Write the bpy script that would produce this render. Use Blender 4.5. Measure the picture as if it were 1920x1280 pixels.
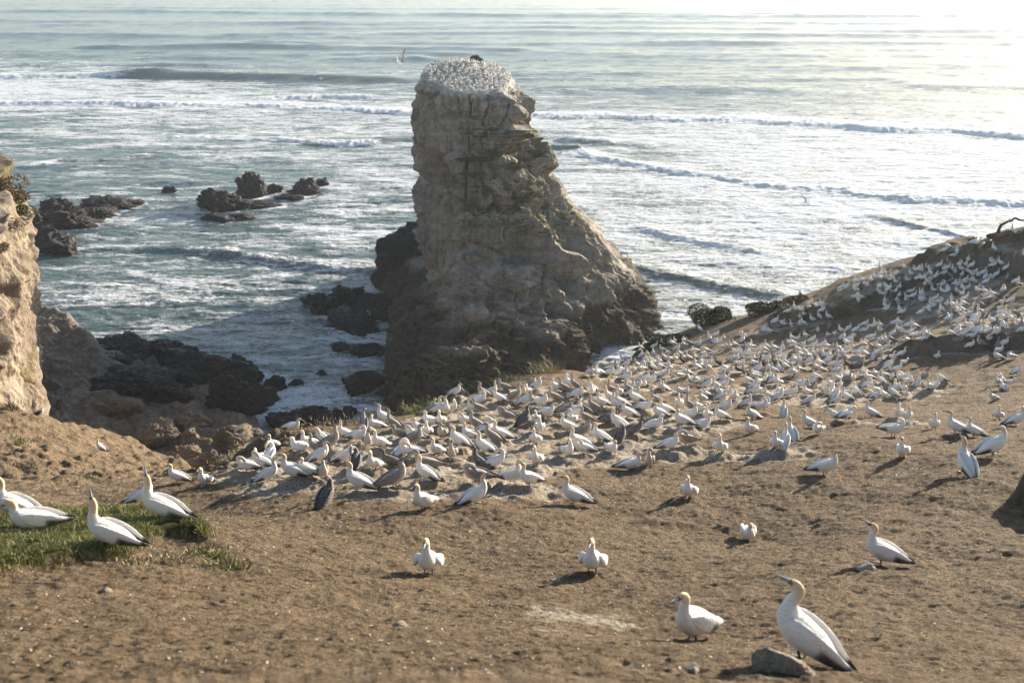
import bpy, math, random
import numpy as np
R = math.radians
# ---------------------------------------------------------------- camera, sky, sun
for o in list(bpy.data.objects): bpy.data.objects.remove(o)
scene = bpy.context.scene
PITCH = R(19.1); FPX = 2133.0; SEA = -45.0
cam_d = bpy.data.cameras.new('camera'); cam = bpy.data.objects.new('camera', cam_d)
scene.collection.objects.link(cam); scene.camera = cam
cam_d.sensor_width = 36; cam_d.lens = FPX*36/1920; cam_d.clip_start = .1; cam_d.clip_end = 20000
cam.rotation_euler = (R(90)-PITCH, 0, 0)
cam_d.dof.use_dof = True; cam_d.dof.focus_distance = 27; cam_d.dof.aperture_fstop = 2.4
SUN_AZ = R(43); SUN_EL = R(13.5)          # azimuth measured from +Y (view) towards +X (right)
w = bpy.data.worlds.new('World'); scene.world = w; w.use_nodes = True
nt = w.node_tree; bg = nt.nodes['Background']
sky = nt.nodes.new('ShaderNodeTexSky'); sky.sky_type = 'NISHITA'; sky.sun_disc = False
sky.sun_elevation = SUN_EL; sky.sun_rotation = SUN_AZ
sky.air_density = .8; sky.dust_density = .6; sky.ozone_density = .4
nt.links.new(sky.outputs[0], bg.inputs[0]); bg.inputs[1].default_value = .10
sun_d = bpy.data.lights.new('sun', 'SUN'); sun = bpy.data.objects.new('sun', sun_d); scene.collection.objects.link(sun)
sun_d.energy = 5.0; sun_d.angle = R(.6); sun_d.color = (1, .90, .77)
sdir = np.array([math.sin(SUN_AZ)*math.cos(SUN_EL), math.cos(SUN_AZ)*math.cos(SUN_EL), math.sin(SUN_EL)])
from mathutils import Vector
sun.rotation_euler = Vector(-sdir).to_track_quat('-Z', 'Y').to_euler()
scene.view_settings.view_transform = 'Standard'; scene.view_settings.look = 'None'
scene.view_settings.exposure = 1.4; scene.view_settings.gamma = 1
scene.cycles.max_bounces = 6; scene.cycles.volume_bounces = 0; scene.cycles.use_denoising = True

# ---------------------------------------------------------------- helpers
CT, ST = math.cos(PITCH), math.sin(PITCH)
def P(px, py, zc):
    """photo pixel + distance along the view axis -> world"""
    a = (px-960)/FPX*zc; b = (640-py)/FPX*zc
    return np.array([a, zc*CT+b*ST, -zc*ST+b*CT])
def PZ(px, py, Z):
    """photo pixel meeting the level Z"""
    d = P(px, py, 1.0); return d*(Z/d[2])
def PYZ(px, Y, Z):
    """column px at ground distance Y and level Z"""
    zc = Y*CT-Z*ST; return np.array([(px-960)/FPX*zc, Y, Z])
rng = np.random.default_rng(5); random.seed(5)
_perm = np.random.default_rng(11).permutation(256); _perm = np.concatenate([_perm, _perm]).astype(np.int32)
_g = np.random.default_rng(3).normal(size=(256, 3)); _g = (_g/np.linalg.norm(_g, axis=1)[:, None]).astype(np.float32)
def noise(x, y, z=0.0):
    x = np.asarray(x, dtype=np.float32); y = np.asarray(y, dtype=np.float32); z = np.zeros_like(x)+np.float32(z) if np.isscalar(z) else np.asarray(z, dtype=np.float32)
    xi = np.floor(x).astype(np.int32); yi = np.floor(y).astype(np.int32); zi = np.floor(z).astype(np.int32)
    xf = x-xi; yf = y-yi; zf = z-zi
    u = xf*xf*xf*(xf*(xf*6-15)+10); v = yf*yf*yf*(yf*(yf*6-15)+10); w_ = zf*zf*zf*(zf*(zf*6-15)+10)
    out = 0
    for dx in (0, 1):
        for dy in (0, 1):
            for dz in (0, 1):
                h = _perm[_perm[_perm[(xi+dx) & 255]+((yi+dy) & 255)]+((zi+dz) & 255)]
                g = _g[h]
                d = g[..., 0]*(xf-dx)+g[..., 1]*(yf-dy)+g[..., 2]*(zf-dz)
                out = out+d*(u if dx else 1-u)*(v if dy else 1-v)*(w_ if dz else 1-w_)
    return out*1.5
def fbm(x, y, z=0.0, o=4, r=.5):
    s = 0; a = 1; f = 1
    for i in range(o):
        s = s+a*noise(x*f+i*17.3, y*f+i*5.1, (z*f if not np.isscalar(z) else z+i*3.7)); a *= r; f *= 2.03
    return s
def ridged(x, y, z=0.0, o=4):
    s = 0; a = 1; f = 1
    for i in range(o):
        s = s+a*(1-2*np.abs(noise(x*f+i*9.3, y*f+i*3.1, (z*f if not np.isscalar(z) else z+i*3.7)))); a *= .5; f *= 2.1
    return s
def worley(x, y, z):
    x, y, z = (np.asarray(a, dtype=np.float32) for a in (x, y, z)); xi, yi, zi = (np.floor(a).astype(np.int32) for a in (x, y, z))
    f1 = np.full(x.shape, 9., np.float32); f2 = f1.copy(); hid = np.zeros(x.shape, np.float32)
    for dx in (-1, 0, 1):
        for dy in (-1, 0, 1):
            for dz in (-1, 0, 1):
                h = _perm[_perm[_perm[(xi+dx) & 255]+((yi+dy) & 255)]+((zi+dz) & 255)]
                j = _g[h]*.42+.5; d = (xi+dx+j[..., 0]-x)**2+(yi+dy+j[..., 1]-y)**2+(zi+dz+j[..., 2]-z)**2
                m = d < f1; f2 = np.where(m, f1, np.minimum(f2, d)); hid = np.where(m, h/256., hid); f1 = np.where(m, d, f1)
    return np.sqrt(f1), np.sqrt(f2), hid
def sst(a, b, x):
    t = np.clip((x-a)/(b-a), 0, 1); return t*t*(3-2*t)
def mesh_np(name, verts, faces, mat=None, smooth=True, attrs=None, mats=None, midx=None):
    """faces: int array (n,4) or (n,3), or list of such"""
    me = bpy.data.meshes.new(name)
    fs = faces if isinstance(faces, list) else [faces]
    fs = [np.asarray(f, dtype=np.int32) for f in fs if len(f)]
    verts = np.asarray(verts, dtype=np.float32)
    me.vertices.add(len(verts)); me.vertices.foreach_set('co', verts.ravel())
    tot = sum(f.size for f in fs); n = sum(len(f) for f in fs)
    me.loops.add(tot); me.loops.foreach_set('vertex_index', np.concatenate([f.ravel() for f in fs]))
    lt = np.concatenate([np.full(len(f), f.shape[1], dtype=np.int32) for f in fs])
    ls = np.concatenate([[0], np.cumsum(lt)[:-1]]).astype(np.int32)
    me.polygons.add(n); me.polygons.foreach_set('loop_start', ls); me.polygons.foreach_set('loop_total', lt)
    if midx is not None: me.polygons.foreach_set('material_index', np.asarray(midx, dtype=np.int32))
    me.update(calc_edges=True)
    me.polygons.foreach_set('use_smooth', np.full(n, smooth))
    for k, v in (attrs or {}).items():
        v = np.asarray(v, dtype=np.float32)
        if v.ndim == 1:
            a = me.attributes.new(k, 'FLOAT', 'POINT'); a.data.foreach_set('value', v)
        else:
            a = me.attributes.new(k, 'FLOAT_COLOR', 'POINT')
            if v.shape[1] == 3: v = np.concatenate([v, np.ones((len(v), 1), dtype=np.float32)], 1)
            a.data.foreach_set('color', v.ravel())
    for m in (mats or ([mat] if mat else [])): me.materials.append(m)
    return me
def grid_faces(nr, nc, wrap=False):
    i = np.arange(nr-1)[:, None]; j = np.arange(nc if wrap else nc-1)[None, :]
    a = i*nc+j; b = i*nc+(j+1) % nc; c = (i+1)*nc+(j+1) % nc; d = (i+1)*nc+j
    return np.stack([a, b, c, d], -1).reshape(-1, 4)
def link(name, me, parent=None, loc=(0, 0, 0), rot=(0, 0, 0), **props):
    o = bpy.data.objects.new(name, me); scene.collection.objects.link(o)
    o.location = loc; o.rotation_euler = rot
    if parent is not None: o.parent = parent
    for k, v in props.items():
        if v: o[k] = v
    return o
# ---------------------------------------------------------------- material helper
class MT:
    def __init__(s, name):
        s.m = bpy.data.materials.new(name); s.m.use_nodes = True; s.t = s.m.node_tree
        s.b = s.t.nodes['Principled BSDF']; s.pos = s.n('ShaderNodeNewGeometry').outputs['Position']
    def n(s, ty, **kw):
        nd = s.t.nodes.new(ty)
        for k, v in kw.items(): setattr(nd, k, v)
        return nd
    def l(s, a, b): s.t.links.new(a, b)
    def setin(s, sock, v):
        if hasattr(v, 'links') or isinstance(v, bpy.types.NodeSocket): s.l(v, sock)
        else: sock.default_value = v
    def mp(s, scale=(1, 1, 1), rot=(0, 0, 0), vec=None):
        nd = s.n('ShaderNodeMapping'); nd.inputs['Scale'].default_value = scale; nd.inputs['Rotation'].default_value = rot
        s.l(vec or s.pos, nd.inputs['Vector']); return nd.outputs[0]
    def noise(s, scale, detail=4, rough=.55, vec=None, dist=0, ty='FBM'):
        nd = s.n('ShaderNodeTexNoise'); nd.inputs['Scale'].default_value = scale; nd.inputs['Detail'].default_value = detail
        nd.inputs['Roughness'].default_value = rough; nd.inputs['Distortion'].default_value = dist; nd.noise_type = ty
        s.l(vec or s.pos, nd.inputs['Vector']); return nd.outputs[0]
    def voro(s, scale, vec=None, feat='F1', out='Distance', rand=1):
        nd = s.n('ShaderNodeTexVoronoi'); nd.feature = feat; nd.inputs['Scale'].default_value = scale; nd.inputs['Randomness'].default_value = rand
        s.l(vec or s.pos, nd.inputs['Vector']); return nd.outputs[out]
    def ma(s, op, a, b=0, c=0, clamp=False):
        nd = s.n('ShaderNodeMath', operation=op); nd.use_clamp = clamp
        for i, v in enumerate((a, b, c)): s.setin(nd.inputs[i], v)
        return nd.outputs[0]
    def rmp(s, v, a, b, o0=0, o1=1, smooth=True):
        nd = s.n('ShaderNodeMapRange'); nd.interpolation_type = 'SMOOTHSTEP' if smooth else 'LINEAR'
        for i, q in enumerate((v, a, b, o0, o1)): s.setin(nd.inputs[i], q)
        return nd.outputs[0]
    def mix(s, f, a, b, mode='MIX'):
        nd = s.n('ShaderNodeMix'); nd.data_type = 'RGBA'; nd.blend_type = mode
        s.setin(nd.inputs[0], f)
        for i, v in ((6, a), (7, b)):
            if isinstance(v, tuple): nd.inputs[i].default_value = (*v, 1) if len(v) == 3 else v
            else: s.l(v, nd.inputs[i])
        return nd.outputs[2]
    def attr(s, name, out='Fac'):
        nd = s.n('ShaderNodeAttribute'); nd.attribute_name = name; return nd.outputs[out]
    def bump(s, h, dist, strength=1):
        nd = s.n('ShaderNodeBump'); nd.inputs['Distance'].default_value = dist; nd.inputs['Strength'].default_value = strength
        s.l(h, nd.inputs['Height'])
        if getattr(s, '_lb', None) is not None: s.l(s._lb, nd.inputs['Normal'])
        s._lb = nd.outputs[0]; s.l(nd.outputs[0], s.b.inputs['Normal'])
    def xyz(s, v=None):
        nd = s.n('ShaderNodeSeparateXYZ'); s.l(v or s.pos, nd.inputs[0]); return nd.outputs
    def nrm(s):
        nd = s.n('ShaderNodeNewGeometry'); return s.xyz(nd.outputs['True Normal'])
    def col(s, c): s.setin(s.b.inputs['Base Color'], (*c, 1) if isinstance(c, tuple) and len(c) == 3 else c)
    def rough(s, v, spec=.3): s.setin(s.b.inputs['Roughness'], v); s.setin(s.b.inputs['Specular IOR Level'], spec)

# ---------------------------------------------------------------- materials
def mat_sand():
    m = MT('dry_earth')
    big = m.noise(.35, 5, .6); mid = m.noise(3.2, 5, .6); fine = m.noise(22, 4, .65)
    c = m.mix(m.rmp(big, .35, .65), (.155, .103, .055), (.24, .166, .092))
    c = m.mix(m.rmp(mid, .3, .7), c, (.29, .207, .12), 'MIX')
    c2 = m.mix(.55, c, m.mix(m.rmp(mid, .3, .7), (.12, .082, .046), (.30, .215, .13)))
    c2 = m.mix(m.rmp(fine, .32, .68, .55, 1.0), (.075, .055, .036), c2)
    # left shoulder is redder, paler sand
    red = m.attr('sandy'); c2 = m.mix(red, c2, m.mix(m.rmp(mid, .3, .7), (.16, .108, .062), (.29, .212, .13)))
    # sprinkled feathers and chips: real specks lying in the soil
    d = m.voro(13); spk = m.rmp(d, .12, .20, 1, 0)
    rnd = m.voro(13, out='Color'); keep = m.rmp(m.xyz(rnd)[0], .42, .44, 0, 1)
    lit = m.attr('litter'); keep2 = m.ma('MULTIPLY', m.ma('MULTIPLY', spk, keep), lit)
    v2 = m.mp((26, 26, 26)); d2 = m.voro(1, vec=v2); k2 = m.rmp(m.xyz(m.voro(1, vec=v2, out='Color'))[1], .55, .57, 0, 1)
    keep3 = m.ma('MULTIPLY', m.ma('MULTIPLY', m.rmp(d2, .16, .28, 1, 0), k2), lit)
    pit = m.rmp(m.noise(5.5, 6, .75, vec=m.mp((1, 1.3, 1))), .36, .44, .7, 0)
    c2 = m.mix(pit, c2, (.048, .034, .021))
    c2 = m.mix(keep3, c2, (.36, .29, .20))
    c3 = m.mix(keep2, c2, (.50, .43, .33))
    g = m.attr('guano'); gn = m.noise(2.4, 6, .68); gn2 = m.noise(14, 4, .7)
    gm = m.ma('ADD', m.ma('MULTIPLY', gn, .7), m.ma('MULTIPLY', gn2, .3))
    th = m.ma('SUBTRACT', .86, m.ma('MULTIPLY', g, .52))
    gmask = m.rmp(m.ma('SUBTRACT', gm, th), -.07, .10)
    guc = m.mix(m.rmp(m.noise(1.3, 5), .35, .65), (.40, .325, .235), (.62, .55, .45))
    guc = m.mix(m.rmp(fine, .35, .6), (.30, .22, .14), guc)
    c3 = m.mix(m.ma('MULTIPLY', gmask, .92), c3, guc)
    veg = m.attr('veg'); vm = m.rmp(m.ma('ADD', veg, m.ma('MULTIPLY', m.ma('SUBTRACT', m.noise(5, 4), .5), .9)), .45, .6)
    c3 = m.mix(vm, c3, m.mix(m.rmp(m.noise(9), .35, .65), (.055, .058, .024), (.13, .115, .05)))
    rk = m.attr('bank'); c3 = m.mix(m.ma('MULTIPLY', rk, .85), c3, m.mix(m.rmp(m.noise(4, 5), .3, .7), (.05, .038, .026), (.15, .105, .065)))
    m.col(c3); m.rough(.95, .15)
    m.bump(m.noise(11, 7, .72), .16, 1.0); m.bump(m.noise(34, 4, .6), .03, 1.0)
    return m.m
def rock_common(m, base_lo, base_hi, dark, scale=1.0):
    a = m.noise(.22*scale, 6, .6); b = m.noise(1.3*scale, 6, .65); f = m.noise(7*scale, 5, .65)
    c = m.mix(m.rmp(a, .35, .65), base_lo, base_hi)
    c = m.mix(m.rmp(b, .28, .55, .75, 0), c, dark)
    c = m.mix(m.rmp(f, .3, .6, .5, 0), c, dark)
    return c
def mat_stack():
    m = MT('banded_sandstone')
    X, Y, Z = m.xyz()
    warp = m.ma('ADD', Z, m.ma('MULTIPLY', m.noise(.12, 3), 3.0))
    comb = m.n('ShaderNodeCombineXYZ'); m.l(m.ma('MULTIPLY', X, .06), comb.inputs[0]); m.l(m.ma('MULTIPLY', Y, .06), comb.inputs[1]); m.l(warp, comb.inputs[2])
    band = m.noise(1.5, 5, .7, vec=comb.outputs[0])
    streak = m.noise(1.0, 5, .65, vec=m.mp((1.6, 1.6, .16)))
    c = rock_common(m, (.22, .185, .142), (.40, .345, .27), (.11, .09, .07))
    c = m.mix(m.rmp(band, .36, .50, .5, 0), c, (.12, .10, .08))
    c = m.mix(m.rmp(band, .53, .66, 0, .5), c, (.46, .41, .34))
    c = m.mix(m.rmp(streak, .52, .72, 0, .6), c, (.36, .25, .15))
    c = m.mix(m.rmp(streak, .36, .46, .6, 0), c, (.085, .075, .062))
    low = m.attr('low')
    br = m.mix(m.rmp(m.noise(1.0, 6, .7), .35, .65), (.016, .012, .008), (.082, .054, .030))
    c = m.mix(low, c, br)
    moss = m.attr('moss'); mm = m.rmp(m.ma('ADD', moss, m.ma('MULTIPLY', m.ma('SUBTRACT', m.noise(1.2, 6, .7), .5), 1.3)), .45, .62)
    c = m.mix(mm, c, m.mix(m.rmp(m.noise(6), .35, .65), (.04, .05, .014), (.12, .13, .035)))
    g = m.attr('guano'); gm = m.rmp(m.ma('ADD', g, m.ma('MULTIPLY', m.ma('SUBTRACT', m.noise(1.5, 6, .7), .5), 1.4)), .4, .7)
    c = m.mix(gm, c, m.mix(m.rmp(m.noise(4), .3, .7), (.26, .235, .20), (.50, .475, .43)))
    m.col(c); m.rough(.9, .2)
    m.bump(band, .45, .9); m.bump(streak, .5, .7); m.bump(m.noise(1.6, 7, .65), .5, .7)
    return m.m
def mat_cliff():
    m = MT('ochre_sandstone')
    c = rock_common(m, (.20, .155, .11), (.35, .275, .195), (.085, .064, .044), 1.6)
    st = m.noise(1.2, 5, .6, vec=m.mp((1.4, 1.4, .22)))
    c = m.mix(m.rmp(st, .3, .45, .6, 0), c, (.12, .09, .065))
    g = m.attr('guano'); c = m.mix(m.rmp(m.ma('ADD', g, m.ma('MULTIPLY', m.ma('SUBTRACT', st, .5), 1.6)), .4, .7, 0, .8), c, (.5, .47, .43))
    v = m.attr('veg'); vm = m.rmp(m.ma('ADD', v, m.ma('MULTIPLY', m.ma('SUBTRACT', m.noise(2, 6, .7), .5), 1.2)), .42, .6)
    c = m.mix(vm, c, m.mix(m.rmp(m.noise(12, 4), .35, .65), (.06, .055, .022), (.19, .135, .07)))
    m.col(c); m.rough(.92, .2)
    m.bump(m.noise(1.2, 7, .62), .5, .7); m.bump(st, .3, .5)
    return m.m
def mat_rock(name, lo, hi, dk, wet=.5, scale=1.5):
    m = MT(name); c = rock_common(m, lo, hi, dk, scale)
    m.col(c); m.rough(m.rmp(m.noise(2, 4), .35, .65, wet, .95), .25)
    m.bump(m.noise(1.2*scale, 8, .68), .35, .9)
    return m.m
def mat_sea():
    m = MT('sea_water')
    F0 = m.attr('foam'); big = m.noise(1, 4, .6, vec=m.mp((.035, .11, 1), rot=(0, 0, .12)), dist=1.5)
    F = m.ma('ADD', F0, m.ma('MULTIPLY', m.ma('MULTIPLY', m.ma('SUBTRACT', big, .5), 1.1), m.rmp(F0, .05, .3, 0, 1)))
    F = m.ma('MINIMUM', F, m.rmp(F0, .85, .92, .74, 1.0))
    # lacy foam: warped noises in world space, stretched along the crests
    v1 = m.mp((.16, .42, 1)); v2 = m.mp((.48, 1.05, 1)); v3 = m.mp((2.6, 4.6, 1))
    n1 = m.noise(1, 5, .6, vec=v1, dist=.9); n2 = m.noise(1, 6, .62, vec=v2, dist=1.2); n3 = m.noise(1, 4, .6, vec=v3, dist=.6)
    lace = m.ma('SUBTRACT', 1, m.ma('MULTIPLY', m.ma('ABSOLUTE', m.ma('SUBTRACT', n2, .5)), 5.5), clamp=True)
    lace3 = m.ma('SUBTRACT', 1, m.ma('MULTIPLY', m.ma('ABSOLUTE', m.ma('SUBTRACT', n3, .5)), 5), clamp=True)
    pat = m.ma('ADD', m.ma('ADD', m.ma('MULTIPLY', n1, .62), m.ma('MULTIPLY', lace, .24)), m.ma('ADD', m.ma('MULTIPLY', lace3, .12), m.ma('MULTIPLY', n3, .20)))
    # pat is roughly .25 .. .95, mean about .6
    th = m.ma('SUBTRACT', 1.02, m.ma('MULTIPLY', F, .80))
    fm = m.rmp(m.ma('SUBTRACT', pat, th), -.05, .13)
    fm = m.ma('MULTIPLY', fm, m.rmp(F, .02, .12))
    deep = m.attr('sandy'); tint = m.noise(.03, 3)
    wc = m.mix(m.rmp(tint, .35, .65), (.055, .094, .086), (.105, .148, .132))
    wc = m.mix(deep, wc, (.14, .15, .105))
    fc = m.mix(m.rmp(n3, .3, .7), (.55, .57, .56), (.80, .81, .79))
    m.col(m.mix(fm, wc, fc))
    m.setin(m.b.inputs['Roughness'], m.rmp(fm, 0, 1, .16, .8, False)); m.b.inputs['IOR'].default_value = 1.33
    m.setin(m.b.inputs['Specular IOR Level'], m.rmp(fm, 0, 1, .5, .15, False))
    m.bump(m.noise(1, 5, .6, vec=m.mp((.22, .62, 1)), dist=.5), 1.1, .8)
    m.bump(m.noise(1, 5, .65, vec=m.mp((1.1, 2.6, 1)), dist=.4), .30, .8)
    m.bump(fm, .12, .7)
    return m.m
def mat_plain(name, c, rough=.7, spec=.3):
    m = MT(name); m.col(c); m.rough(rough, spec); return m.m
def mat_leaf(name, a, b):
    m = MT(name); rn = m.n('ShaderNodeNewGeometry').outputs['Random Per Island']
    m.col(m.mix(rn, a, b)); m.rough(.7, .25)
    m.b.inputs['Subsurface Weight'].default_value = 0
    return m.m
def mat_plum(name, spots=False):
    m = MT(name); a = m.attr('Col', 'Color')
    tc = m.n('ShaderNodeTexCoord').outputs['Object']
    n = m.noise(22, 3, .6, vec=tc)
    c = m.mix(m.rmp(n, .3, .7, 0, .16), a, (.42, .36, .30), 'MIX')
    if spots:
        d = m.voro(48, vec=tc); sp = m.rmp(d, .20, .34, 1, 0)
        al = m.attr('spot'); c = m.mix(m.ma('MULTIPLY', m.ma('MULTIPLY', sp, al), .85), c, (.66, .62, .56))
    oi = m.n('ShaderNodeObjectInfo').outputs['Random']; c = m.mix(m.ma('MULTIPLY', oi, .30), c, m.mix(.5, c, (.42, .34, .26)))
    m.col(c); m.rough(.75, .2); m.b.inputs['Sheen Weight'].default_value = .15
    m.bump(m.noise(1, 3, .5, vec=m.mp((14, 60, 60), vec=tc)), .007, .8); m.bump(m.voro(1, vec=m.mp((26, 44, 44), vec=tc)), .006, .7)
    return m.m
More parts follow.
